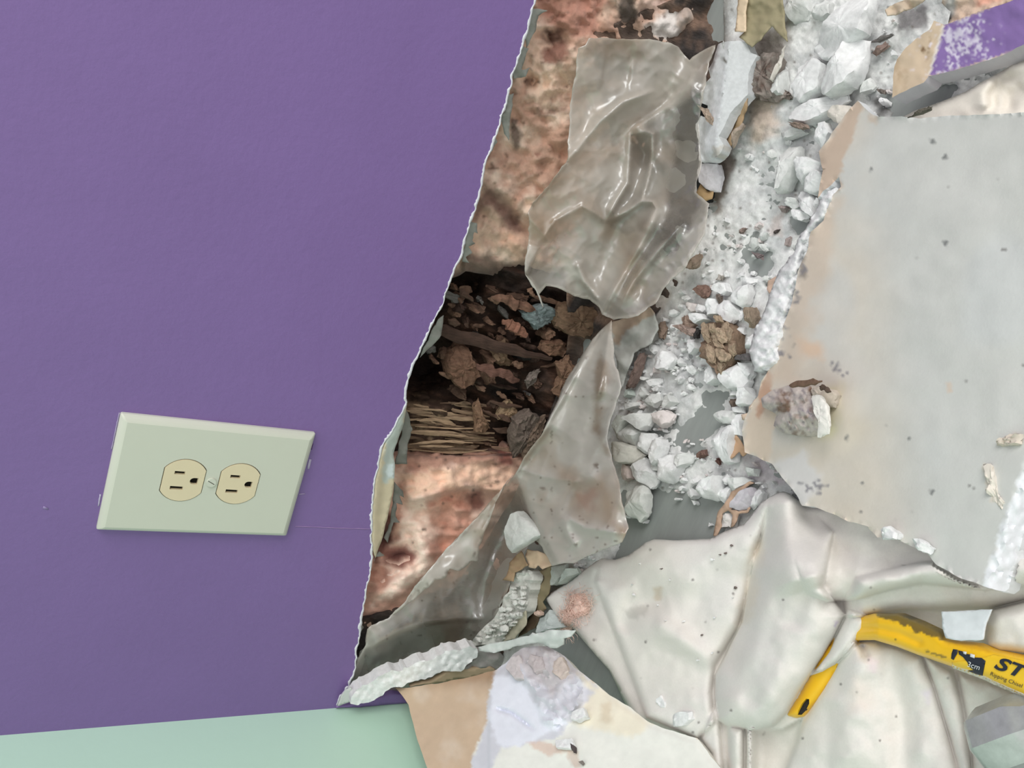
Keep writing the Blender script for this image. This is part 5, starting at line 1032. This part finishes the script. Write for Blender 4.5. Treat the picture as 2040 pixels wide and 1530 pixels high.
tag(chunk('gypsum_chunk', G_([(850, 890), (900, 865), (940, 890), (930, 930), (880, 945)]), .022, .005, M['gyp'], C(196, 172, 158), 97), 'pinkish pebble of gypsum on the olive brown tape', 'gypsum piece')
scrap('torn_paper', G_([(140, 1335), (540, 1240), (780, 1190), (830, 1145), (870, 1165), (1060, 1110), (1230, 1110), (1370, 1120), (1320, 1200), (1225, 1220), (1225, 1300), (1140, 1345), (1060, 1340), (960, 1290), (900, 1275), (640, 1320), (340, 1412), (160, 1385)]), FLOOR(.046), lambda p: .003 * fbm(p, 30, 5) - .002 * sstep(p[:, 1], 1270, 1290), C(196, 202, 198), 96, 'thin grey-white paper strip above the lower left board', th=.0014)
for i, (pl, cc, lb) in enumerate([(G_([(1090, 310), (1190, 270), (1210, 400), (1150, 530), (1080, 560), (1090, 440)]), C(166, 172, 166), 'grey gypsum flake between the olive tape and the cloth corner'),
                       (G_([(1210, 330), (1340, 330), (1370, 390), (1270, 460), (1170, 530), (1215, 420)]), C(176, 184, 178), 'greenish gypsum flake touching the cloth corner'),
                       (G_([(930, 980), (1010, 940), (1040, 860), (1130, 960), (1200, 1080), (1060, 1110), (890, 1160)]), C(176, 184, 182), 'pale grey gypsum piece above the thin paper strip')]):
    tag(chunk('gypsum_chunk', pl, .008, .010, M['gyp'], cc, 98 + i, facets=2), lb, 'gypsum piece')

# ================================================================== CORNER STRIP AND LOWER LEFT BOARD
cs = K_([(200, 1100), (215, 1060), (240, 1005), (270, 970), (350, 940), (410, 900), (560, 850), (700, 800), (880, 740), (1000, 715), (1060, 730), (1050, 790), (940, 870), (860, 870), (640, 940), (500, 985), (420, 1030), (330, 1085)])
strip = sheet('gypsum_strip', jag(cs, 4.2, 3.4, 111), WALL(-.002), lambda p: .012 + .020 * sstep(p[:, 0], 700, 960) + .0012 * fbm(p, 8, 3, 3), .011, 4, M['gyp'], colf=lambda p: mott(p, C(224, 228, 236), .05, 8, 3), edgecol=C(196, 196, 196), sharp=50)
tag(strip, 'bright white frayed board edge jutting from the room corner', 'board strip')
u1 = sheet('torn_paper', jag(K_([(600, 978), (740, 945), (860, 878), (960, 860), (1150, 850), (1182, 868), (1150, 892), (900, 935), (740, 962)]), 1.6, 4, 112), WALL(-.002), lambda p: .010 + .018 * sstep(p[:, 0], 700, 960), .004, 5, M['paper'], colf=flat(C(180, 160, 134))); u1.parent = strip; tag(u1, 'tan paper underside')
u2 = sheet('dusty_end', jag(K_([(1055, 740), (1130, 745), (1220, 760), (1250, 790), (1200, 868), (1170, 870), (1140, 850), (960, 868), (1045, 795)]), 1.6, 4, 113), WALL(-.002), lambda p: .026 + .003 * fbm(p, 16, 3), .006, 5, M['gyp'], colf=lambda p: mott(p, C(164, 160, 158), .08, 9, 3)); u2.parent = strip
pr = sheet('painted_remnant', jag(K_([(100, 1122), (215, 1095), (300, 1085), (420, 1045), (490, 1025), (560, 1035), (590, 1088), (400, 1104), (250, 1118)]), .8, 5, 114), WALL(-.0005), .002, .012, 6, M['purple'])
tag(pr, 'narrow purple painted remnant of wall board at the corner', 'board fragment')
cu = sheet('torn_paper', jag(K_([(118, 1085), (135, 1040), (165, 1000), (200, 982), (215, 1005), (222, 1050), (190, 1085), (110, 1112)]), 1.2, 4, 115), WALL(-.001), lambda p: .004 + .004 * sstep(p[:, 0], 680, 700), .001, 4, M['paper'], colf=flat(C(186, 190, 186)))
tag(cu, 'curled grey-white paper tip at the corner of the two walls', 'paper scrap')

def atX(px, X):
    r = rays([px])[0]; return CAM + r * ((X - CAM[0]) / r[0])
LB = plane3(atX((800, 1378), XC + .030), atX((852, 1560), XC + .030), FLOOR(.030).at([(1437, 1530)])[0])
lb = [(787, 1371), (800, 1385), (813, 1403), (820, 1430), (828, 1459), (838, 1495), (852, 1530), (880, 1600), (1460, 1620), (1437, 1530), (1414, 1506), (1390, 1471), (1360, 1464), (1334, 1454), (1296, 1440), (1246, 1404), (1215, 1385), (1178, 1354), (1146, 1330), (1125, 1306), (1095, 1290), (1060, 1286), (1037, 1292), (1020, 1305), (1006, 1322), (990, 1334), (950, 1345), (880, 1360), (820, 1368)]
def lbc(p):
    c = np.tile(C(190, 168, 144), (len(p), 1)); c = blend(c, C(200, 184, 166), fbm(p, 60, 3) * 1.2)
    c = blend(c, C(150, 122, 96), sstep(-p[:, 1], -1385, -1345) * .8 * (p[:, 0] < 985))
    gyp = [(990, 1330), (1037, 1280), (1110, 1285), (1146, 1325), (1190, 1365), (1181, 1385), (1165, 1410), (1130, 1440), (1115, 1470), (1052, 1483), (1000, 1490), (980, 1530), (975, 1600), (930, 1600), (940, 1530), (943, 1506), (961, 1462), (972, 1433), (975, 1374)]
    c = paint(p, c, [([(975, 1374), (1200, 1360), (1500, 1540), (1500, 1620), (940, 1620), (943, 1506), (961, 1462), (972, 1433)], C(218, 219, 212), 2, 4),
                     (gyp, C(196, 197, 204), 3, 5), ([(984, 1345), (1035, 1350), (1060, 1400), (1130, 1440), (1060, 1480), (990, 1490), (972, 1433)], C(214, 217, 226), 4, 6), ([(1150, 1340), (1300, 1440), (1260, 1470), (1140, 1440), (1180, 1380)], C(222, 216, 198), 8, 6),
                     ([(1052, 1480), (1120, 1480), (1150, 1500), (1090, 1505)], C(206, 184, 170), 3, 6, .8), ([(1130, 1500), (1150, 1500), (1160, 1530), (1140, 1530)], C(190, 166, 150), 3, 4, .6), ([(1195, 1405), (1215, 1400), (1220, 1440), (1195, 1440)], C(200, 184, 160), 6, 5, .6),
                     ([(1000, 1290), (1110, 1290), (1150, 1340), (1100, 1380), (1040, 1340)], C(174, 166, 164), 10, 8, .6)], 13)
    return mott(p, c, .03, 12, 6)
def lbh(p):
    g = sstep(sdist(p, [(1010, 1330), (1037, 1280), (1110, 1285), (1170, 1350), (1165, 1400), (1115, 1465), (1080, 1440), (1060, 1380)]), -4, 14)
    return .001 * fbm(p, 90, 4) + g * (.003 + .0045 * ridged(p, 26, 9, 4, ang=.9, sx=1.6) + .0015 * fbm(p, 7, 3)) + .0015 * sstep(p[:, 0], 970, 978) * sstep(sdist(p, lb), 2, 12) - ridge(p, [(987, 1410), (1020, 1420), (1062, 1452)], 3.5, .004)
lbo = sheet('gypsum_board', jag(lb, 1.8, 5, 121), LB, lbh, .0115, 4.6, M['paper'], colf=lbc, edgecol=C(214, 212, 204), sharp=50)
tag(lbo, 'broken gypsum board with brown paper and white core leaning on mint wall', 'gypsum board')
for i, (pl, t, cc, lbl) in enumerate([(K_([(1590, 1340), (1700, 1330), (1710, 1380), (1680, 1400), (1590, 1390)]), .004, WH, 'square white flake on the lower left board'),
        (K_([(1690, 1365), (1716, 1380), (1716, 1420), (1700, 1412)]), .004, C(80, 72, 72), 'small dark chip beside the square white flake'),
        (K_([(1740, 1490), (1762, 1478), (1778, 1495), (1765, 1510)]), .002, C(120, 114, 108), 'flat grey chip near the bottom edge on the lower left board'),
        (K_([(1690, 1150), (1780, 1120), (1800, 1180), (1740, 1210), (1690, 1200)]), .005, WH, 'white gypsum flake on the cracked part of lower left board'),
        (K_([(1280, 790), (1340, 760), (1370, 850), (1400, 920), (1310, 930), (1250, 860)]), .006, C(186, 180, 180), 'grey gypsum flake at the upper left of the cracked part'),
        (K_([(1420, 760), (1500, 780), (1520, 860), (1450, 890), (1400, 820)]), .006, C(178, 170, 170), 'dusky gypsum flake at the middle of the cracked part'),
        (K_([(1560, 800), (1640, 780), (1680, 880), (1620, 930), (1560, 880)]), .006, C(190, 178, 170), 'pinkish grey gypsum flake at the right of the cracked part')]):
    tag(chunk('gypsum_flake', pl, .003, t, M['gyp'], cc, 840 + i, plane=LB, facets=1), lbl, 'gypsum piece')

# ================================================================== DROP CLOTH
def mass(p, poly, amp, Rr):
    d = sdist(p, poly); s = np.clip((d - 2) / Rr, 0, 1)
    return amp * (.34 * sstep(d, -2.5, 2) + .66 * np.sqrt(np.maximum(0, 1 - (1 - s) ** 2)))
CO = [(1081, 1189), (1137, 1156), (1187, 1118), (1199, 1112), (1225, 1115), (1252, 1106), (1287, 1080), (1303, 1074), (1350, 1076), (1415, 1073), (1438, 1062), (1482, 1044), (1518, 1000), (1545, 983), (1560, 979), (1573, 983), (1591, 997), (1610, 1008), (1700, 1000), (1900, 1040), (2180, 1060), (2180, 1640), (1280, 1640), (1262, 1500), (1254, 1420), (1238, 1385), (1214, 1336), (1187, 1306), (1155, 1268), (1140, 1251), (1114, 1239)]
P1 = [(1425, 1345), (1425, 1390), (1432, 1435), (1450, 1446), (1505, 1455), (1540, 1447), (1569, 1418), (1590, 1380), (1613, 1345), (1640, 1306), (1665, 1262), (1684, 1225), (1640, 1170), (1660, 1060), (1560, 960), (1500, 1120), (1478, 1240)]
P2 = [(1184, 1159), (1199, 1100), (1290, 1060), (1440, 1040), (1540, 950), (1512, 1080), (1490, 1180), (1470, 1250), (1425, 1327), (1418, 1380), (1424, 1440), (1390, 1474), (1287, 1430), (1262, 1360), (1222, 1256)]
P3 = [(1605, 1180), (1646, 1198), (1705, 1195), (1778, 1174), (1837, 1162), (1960, 1175), (2060, 1165), (2180, 1150), (2180, 900), (1700, 900), (1590, 1000), (1585, 1120)]
P4 = [(1684, 1230), (1734, 1227), (1808, 1215), (1881, 1215), (1969, 1212), (2040, 1196), (2180, 1170), (2180, 1100), (1837, 1120), (1705, 1150), (1680, 1200)]
P5 = [(1962, 1290), (1958, 1240), (1978, 1214), (2040, 1198), (2180, 1172), (2180, 1310), (2040, 1308), (1990, 1305)]
P6 = [(1616, 1345), (1650, 1298), (1690, 1215), (1735, 1228), (1722, 1260), (1690, 1300), (1665, 1325), (1640, 1340)]
P7 = [(1600, 1440), (1640, 1376), (1670, 1320), (1700, 1280), (1745, 1276), (1790, 1290), (1834, 1306), (1860, 1370), (1887, 1462), (1910, 1540), (1910, 1640), (1560, 1640), (1566, 1530)]
P8 = [(1838, 1303), (1870, 1318), (1899, 1336), (1915, 1400), (1934, 1515), (1940, 1640), (1914, 1640), (1908, 1530), (1890, 1462), (1862, 1370)]
P9 = [(1908, 1338), (2180, 1430), (2180, 1640), (1946, 1640), (1936, 1500), (1920, 1400)]
P10 = [(1450, 1445), (1482, 1452), (1482, 1640), (1454, 1640)]; P11 = [(1486, 1450), (1501, 1450), (1502, 1640), (1486, 1640)]
P12 = [(1396, 1472), (1428, 1396), (1436, 1450), (1442, 1530), (1442, 1640), (1424, 1640), (1416, 1500)]
def cloth(p):
    h = .016 + .0035 * fbm(p, 130, 41, 3) + .0009 * fbm(p, 34, 43, 2); y = p[:, 1]
    up = sstep(y, 1010, 1150)
    h += mass(p, P1, .024, 50) * up + mass(p, P2, .011, 16) * sstep(y + .35 * (p[:, 0] - 1200), 1085, 1190) + mass(p, P3, .021, 40) * sstep(p[:, 0] + y * .4, 2010, 2140) + mass(p, P4, .020, 26) * sstep(p[:, 0], 1660, 1720)
    h += mass(p, P5, .028, 26) + mass(p, P6, .018, 18) + mass(p, P7, .013, 46) + mass(p, P8, .010, 16) + mass(p, P9, .010, 40) + mass(p, P10, .014, 15) + mass(p, P11, .012, 8) + mass(p, P12, .009, 14)
    h += ridge(p, [(1560, 975), (1572, 1080), (1600, 1180)], 44, .020) - ridge(p, [(1535, 1050), (1500, 1150), (1482, 1250), (1440, 1340)], 26, .009)
    h += ridge(p, [(1290, 1085), (1350, 1160), (1330, 1300)], 60, .006) + ridge(p, [(1187, 1118), (1180, 1150), (1190, 1200)], 14, .006) - ridge(p, [(1215, 1120), (1300, 1180), (1420, 1200)], 34, .004)
    h -= ridge(p, [(1235, 1262), (1260, 1210), (1330, 1190)], 22, .005) - ridge(p, [(1420, 1325), (1340, 1260), (1300, 1240)], 20, .005)
    h += ridge(p, [(1720, 1290), (1700, 1400), (1690, 1540)], 34, .006) - ridge(p, [(1770, 1290), (1800, 1420), (1800, 1560)], 26, .005) + ridge(p, [(1900, 1130), (1800, 1150), (1680, 1120)], 40, .006) - ridge(p, [(1640, 1090), (1720, 1110), (1800, 1130)], 24, .005)
    h -= ridge(p, [(1718, 1283), (1724, 1310)], 8, .006) - ridge(p, [(1620, 1200), (1560, 1300), (1510, 1400)], 40, .004) + ridge(p, [(1605, 1120), (1600, 1190), (1580, 1260)], 22, .004)
    h -= mass(p, [(1504, 1456), (1560, 1452), (1600, 1430), (1590, 1480), (1566, 1540), (1560, 1640), (1504, 1640)], .010, 16)
    r = rays(p); tb = (BP.d - BP.n @ CAM) / (r @ BP.n); zb = (CAM + r * tb[:, None])[:, 2]
    m = sdist(p, board) > -6
    lim = np.where(m, zb - .0125 - .012 * sstep(p[:, 0], 1880, 1980), 1.0)
    d0 = sdist(p, CO); h -= .010 * (1 - np.sqrt(np.clip(1 - (1 - np.clip(d0 / 14, 0, 1)) ** 2, 0, 1)))
    return np.minimum(h, lim)
def clothc(p):
    c = np.tile(C(212, 208, 202), (len(p), 1)); c = blend(c, C(212, 209, 205), .5 + fbm(p, 160, 7))
    c = paint(p, c, [([(1500, 1080), (1520, 1080), (1500, 1230), (1470, 1250)], C(206, 196, 180), 14, 8, .6), ([(1660, 1240), (1668, 1238), (1664, 1254)], C(150, 128, 178), 1, 2, .5), ([(1732, 1310), (1750, 1316), (1745, 1340), (1730, 1335)], C(214, 200, 206), 8, 4, .7), ([(1836, 1380), (1856, 1370), (1850, 1400)], C(210, 202, 214), 8, 4, .7),
                     ([(1740, 1400), (1700, 1340), (1690, 1420)], C(214, 198, 186), 20, 6, .4), ([(1240, 1215), (1290, 1210), (1285, 1230), (1250, 1232)], C(150, 148, 140), 5, 7, .4), ([(1300, 1172), (1318, 1170), (1316, 1200), (1306, 1196)], C(186, 170, 148), 4, 4, .6), ([(2010, 1030), (2060, 1020), (2060, 1100)], C(200, 198, 196), 10, 4, .4)], 9)
    sp = noise(p, 5, 301) * .7 + noise(p, 13, 302) * .5
    return mott(p, blend(c, C(96, 88, 86), sstep(sp, .98, 1.06) * .85), .02, 60, 4)
dc = sheet('drop_cloth', jag(CO, .8, 8, 131), FLOOR(0), cloth, .0012, 4.6, M['cloth'], colf=clothc, feats=[off(q, a, True) for q in (P1, P2, P3, P4, P5, P6, P7, P8, P9, P10, P11, P12) for a in (-2.5, -.2, 2.0)])
tag(dc, 'crumpled off-white cotton drop cloth lying under the yellow bar', 'drop cloth')
c2 = T3([(1220, 792), (1290, 752), (1440, 702), (1640, 622), (1730, 567), (1850, 502), (1950, 442), (2040, 410), (2300, 330), (2300, 850), (1230, 860)])
def c2h(p):
    return .018 + .004 * fbm(p, 80, 3, 3) + .010 * sstep(p[:, 0], 1800, 1960) - ridge(p, T3([(1830, 760), (1820, 640), (1880, 540), (1980, 500)]), 12, .005) + ridge(p, T3([(1780, 740), (1770, 640), (1830, 540)]), 16, .004) - ridge(p, T3([(1930, 760), (1940, 650), (2040, 580)]), 12, .004) - .010 * (1 - np.sqrt(np.clip(1 - (1 - np.clip(sdist(p, c2) / 16, 0, 1)) ** 2, 0, 1)))
o = sheet('cloth_corner', jag(c2, .8, 8, 132), FLOOR(0), c2h, .0012, 5, M['cloth'], colf=lambda p: mott(p, C(214, 208, 198), .03, 40, 3)); o.parent = dc; tag(o, 'far fold of the cloth above the large board')

# crumbs on the cloth
for i, (pl, z, t, lbl) in enumerate([([(1310, 1392), (1317, 1386), (1328, 1398), (1328, 1409), (1317, 1415), (1309, 1404)], .036, .006, 'oval gypsum crumb, upper one on the cloth near lower board'),
        ([(1327, 1404), (1334, 1401), (1340, 1409), (1334, 1417)], .036, .005, 'small gypsum crumb in the middle of the pile on cloth'),
        ([(1334, 1424), (1358, 1417), (1375, 1418), (1377, 1433), (1363, 1446), (1340, 1449), (1328, 1439)], .036, .009, 'largest gypsum crumb of the pile on the cloth'),
        ([(1302, 1427), (1311, 1418), (1330, 1427), (1322, 1433)], .034, .005, 'flat gypsum crumb left in the pile on cloth')]):
    tag(chunk('gypsum_chunk', pl, z - .012, t, M['gyp'], WH, 860 + i, facets=2), lbl, 'gypsum piece')
for i, (q, r) in enumerate(scatter([(1230, 1130), (1480, 1080), (1460, 1300), (1400, 1330), (1300, 1260)], 18, 1.2, 3.4, 97, 2.5, 2)):
    hh = cloth(q[None])[0]
    tag(chunk('gypsum_crumb', ngon(q, r, 900 + i), hh, .0018, M['gyp'], WH if i % 3 else C(110, 100, 96), 5200 + i, facets=1, jagamp=.4, step=3), 'tiny speck of debris on the front fold of the cloth', 'crumb', 'specks on the cloth')

# pink glass wool tuft on the cloth corner
tuft_poly = G_([(1300, 680), (1380, 650), (1480, 655), (1560, 800), (1540, 900), (1440, 950), (1350, 1000), (1320, 1110), (1270, 1150), (1220, 1130), (1230, 1000), (1200, 900), (1310, 800)])
tf = sheet('insulation_tuft', jag(tuft_poly, 3.5, 4, 141), FLOOR(0), lambda p: cloth(p) + .001 + .003 * sstep(sdist(p, tuft_poly), 0, 14) + .002 * fbm(p, 12, 4), .002, 4, M['insul'], colf=lambda p: mott(p, C(214, 176, 158), .08, 10, 3))
V, FF = [], []; rg = np.random.RandomState(8); k = 0
for i in range(420):
    P = np.array(tuft_poly); q = rg.uniform(P.min(0) - 6, P.max(0) + 6)
    if sdist(q[None], tuft_poly)[0] < -9: continue
    a = rg.uniform(0, 6.28); L = rg.uniform(8, 26); pts = [q]
    for j in range(5): a += rg.uniform(-.7, .7); pts.append(pts[-1] + np.array([math.cos(a), math.sin(a)]) * L / 5)
    pts = np.array(pts); b = FLOOR(0).at(pts, cloth(pts) + .002 + .0035 * np.sin(np.linspace(0, 3.14, 6)) * rg.uniform(.3, 1))
    dn = np.cross(b[-1] - b[0], [0, 0, 1]); dn = dn / (np.linalg.norm(dn) + 1e-9) * .00016
    for j in range(6): V += [b[j] - dn, b[j] + dn, b[j] + np.array([0, 0, .00025])]
    for j in range(5):
        for a1, b1 in ((0, 1), (1, 2), (2, 0)): FF.append((k + j * 3 + a1, k + j * 3 + b1, k + j * 3 + 3 + b1, k + j * 3 + 3 + a1))
    k += 18
fb = link('fibre', V, FF, M['insul'], tf, np.tile(C(216, 184, 168), (len(V), 1))); tag(fb, kind='stuff')
tag(tf, 'small pink tuft of glass wool on the cloth corner', 'insulation')

# ================================================================== PRY BAR
bar = [(2160, 1340), (2040, 1308), (1983, 1296), (1945, 1282), (1910, 1278), (1885, 1272), (1874, 1259), (1830, 1238), (1789, 1222), (1742, 1222), (1700, 1232), (1668, 1262), (1640, 1300), (1613, 1345), (1590, 1385), (1566, 1424), (1570, 1428), (1587, 1431), (1600, 1428), (1625, 1400), (1646, 1372), (1668, 1335), (1685, 1298), (1700, 1276), (1742, 1275), (1786, 1288), (1830, 1305), (1897, 1328), (1955, 1348), (2040, 1388), (2160, 1436)]
def barz(p):
    x = p[:, 0]; return np.interp(x, [1560, 1660, 1700, 1750, 1900, 2160], [.017, .019, .028, .036, .041, .046])
def barh(p):
    s = np.clip(sdist(p, bar) / 20, 0, 1); return barz(p) + .0055 * np.sqrt(np.maximum(0, 1 - (1 - s) ** 2)) - .0015 * np.exp(-(pdist(p, [(1696, 1250), (1742, 1251), (1790, 1262), (1830, 1280)])[0] / 7) ** 2)
YL = C(226, 178, 22)
def barc(p):
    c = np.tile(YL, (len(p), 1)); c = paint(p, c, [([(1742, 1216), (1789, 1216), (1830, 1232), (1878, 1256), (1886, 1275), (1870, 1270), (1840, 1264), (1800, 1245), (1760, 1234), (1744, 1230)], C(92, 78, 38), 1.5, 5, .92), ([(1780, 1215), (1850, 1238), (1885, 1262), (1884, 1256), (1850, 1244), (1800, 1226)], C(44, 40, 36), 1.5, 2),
        ([(1775, 1272), (1788, 1275), (1786, 1277)], C(80, 62, 30), .8, .8), ([(1842, 1295), (1885, 1308), (1883, 1311), (1845, 1300)], C(90, 70, 34), .8, 1.6, .8), ([(1880, 1272), (1950, 1278), (1975, 1300), (1940, 1294), (1890, 1282)], C(196, 140, 18), 4, 2, .6)], 5)
    return mott(p, c, .03, 30, 5)
hole = [(1612, 1393), (1606, 1392), (1597, 1402), (1590, 1416), (1589, 1424), (1596, 1424), (1606, 1414), (1612, 1402)]
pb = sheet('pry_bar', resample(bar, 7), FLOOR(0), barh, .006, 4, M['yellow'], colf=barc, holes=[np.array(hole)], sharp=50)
tag(pb, 'yellow curved steel pry bar half buried in the cloth', 'pry bar')
nb = sheet('nail_slot_shade', hole, FLOOR(0), lambda p: barz(p) + .0038, .001, 4, M['rot'], colf=flat(C(40, 36, 34))); nb.parent = pb; tag(nb, 'nail slot with its shade as a dark plate')  # dark plate just below the top paints the shade inside the hole
J_ = lambda p: Z(1680, 1180, 5.667, p)
def decal(name, poly, mat, lift=.0004, colf=None, ja=0):
    o = sheet(name, jag(poly, ja, 2.5, 7) if ja else resample(poly, 3), FLOOR(0), lambda p: barh(p) + lift, .0001, 3, M[mat], colf=colf); o.parent = pb; return o
tag(decal('label', J_([(1600, 730), (1700, 700), (2040, 770), (2700, 960), (2700, 1380), (2040, 1170), (1580, 960), (1240, 850), (1225, 790)]), 'yellow', .0002, flat(C(228, 184, 34))), 'printed yellow label')
tag(decal('label_border', J_([(1225, 815), (1300, 850), (1400, 872), (1580, 945), (1720, 1010), (2040, 1150), (2700, 1400), (2700, 1440), (2040, 1195), (1700, 1040), (1560, 975), (1400, 915), (1240, 862)]), 'paper', .0003, flat(C(206, 200, 186)), .8), 'scuffed white label edge')
tag(decal('size_mark', J_([(1240, 640), (1292, 650), (1286, 692), (1262, 730), (1244, 765), (1216, 748), (1222, 690)]), 'ink', .0005), 'navy print')
tag(decal('size_mark', J_([(1296, 655), (1340, 665), (1362, 690), (1420, 700), (1480, 735), (1560, 740), (1605, 775), (1572, 942), (1500, 925), (1400, 885), (1470, 880), (1420, 840), (1400, 790), (1350, 730), (1305, 700)]), 'ink', .0005), 'navy print')
decal('tooth_mark', J_([(1350, 665), (1392, 672), (1386, 704), (1356, 694)]), 'white_ink', .0008); decal('tooth_mark', J_([(1432, 690), (1484, 706), (1480, 745), (1430, 728)]), 'white_ink', .0008)
def words(name, s, p0, p1, size, mat, lift=.0009, shear=0.0, bold=0.0):
    cu_ = bpy.data.curves.new(name, 'FONT'); cu_.body = s; cu_.size = 1.0; cu_.shear = shear; cu_.offset = bold; cu_.resolution_u = 4
    tmp = bpy.data.objects.new(name, cu_); COL.objects.link(tmp); bpy.context.view_layer.update()
    me = bpy.data.meshes.new_from_object(tmp.evaluated_get(bpy.context.evaluated_depsgraph_get())); bpy.data.objects.remove(tmp)
    v = np.array([q.co[:] for q in me.vertices]); p0 = np.array(p0, float); p1 = np.array(p1, float)
    ex = (p1 - p0) / np.linalg.norm(p1 - p0); ey = np.array([ex[1], -ex[0]]); kx = np.linalg.norm(p1 - p0) / v[:, 0].max()
    px = p0 + np.outer(v[:, 0] * kx, ex) + np.outer(v[:, 1] * size, ey)
    W = FLOOR(0).at(px, barh(px) + lift); me2 = bpy.data.meshes.new(name); me2.from_pydata(W.tolist(), [], [list(f.vertices) for f in me.polygons]); me2.update(); me2.materials.append(M[mat])
    o = bpy.data.objects.new(name, me2); COL.objects.link(o); o.parent = pb; return o
words('size_lettering', '3cm', J_([(1392, 835)])[0], J_([(1532, 878)])[0], 15, 'white_ink')
words('lettering', 'ST', J_([(1690, 850)])[0], J_([(2060, 985)])[0], 36, 'ink', shear=.25, bold=.03)
words('small_lettering', 'Ripping Chisel', J_([(1650, 935)])[0], J_([(2012, 1078)])[0], 11.5, 'ink')
scrap('white_paper', [(1875, 1218), (1940, 1216), (1975, 1214), (1966, 1240), (1960, 1274), (1940, 1276), (1914, 1278), (1884, 1271), (1876, 1250)], FLOOR(0), lambda p: np.maximum(cloth(p), barz(p) + .002) + .004 - .0 * p[:, 0], C(206, 210, 214), 151, 'white paper scrap over the pry bar under cloth fold')

# ================================================================== HAMMER HEAD
def lathe(name, a, b, prof, mat, parent=None, k=40, colr=None):
    a, b = np.array(a), np.array(b); ax = (b - a); L = np.linalg.norm(ax); ax /= L
    u = np.cross(ax, [0, 0, 1]); u /= np.linalg.norm(u); v = np.cross(u, ax); V = []
    for (t, r) in prof:
        for i in range(k): an = 2 * math.pi * i / k; V.append(a + ax * L * t + (u * math.cos(an) + v * math.sin(an)) * r)
    V += [a + ax * L * prof[0][0], a + ax * L * prof[-1][0]]; n = len(prof)
    FF = [(j * k + i, j * k + (i + 1) % k, (j + 1) * k + (i + 1) % k, (j + 1) * k + i) for j in range(n - 1) for i in range(k)]
    FF += [((i + 1) % k, i, n * k) for i in range(k)] + [((n - 1) * k + i, (n - 1) * k + (i + 1) % k, n * k + 1) for i in range(k)]
    return link(name, V, FF, mat, parent, colr, True, 32)
ha = FLOOR(.042).at([(1962, 1488)])[0]; hb = FLOOR(.046).at([(2200, 1400)])[0]
hm = empty('hammer', tuple(ha), 'worn steel hammer head resting on the cloth, bottom right corner', 'hammer')
keep(hm, lathe('poll', ha, hb, [(0, .0108), (.012, .0125), (.05, .0152), (.09, .0160), (.40, .0160), (.46, .0145), (.52, .0125), (.62, .0122), (.75, .013)], M['chrome'], k=8))
hc = ha * .25 + hb * .75
keep(hm, lathe('cheek', hc - np.array([0, 0, 0]), hb + (hb - ha) * .3, [(0, .013), (.2, .0165), (.8, .0165), (1, .012)], M['chrome'], k=8))
hd = hb + np.array([.10, -.12, .004])
keep(hm, lathe('handle', hb, hd, [(0, .009), (.3, .010), (1, .012)], M['wood'], k=24, colr=np.tile(C(150, 118, 80), (24 * 3 + 2, 1))))
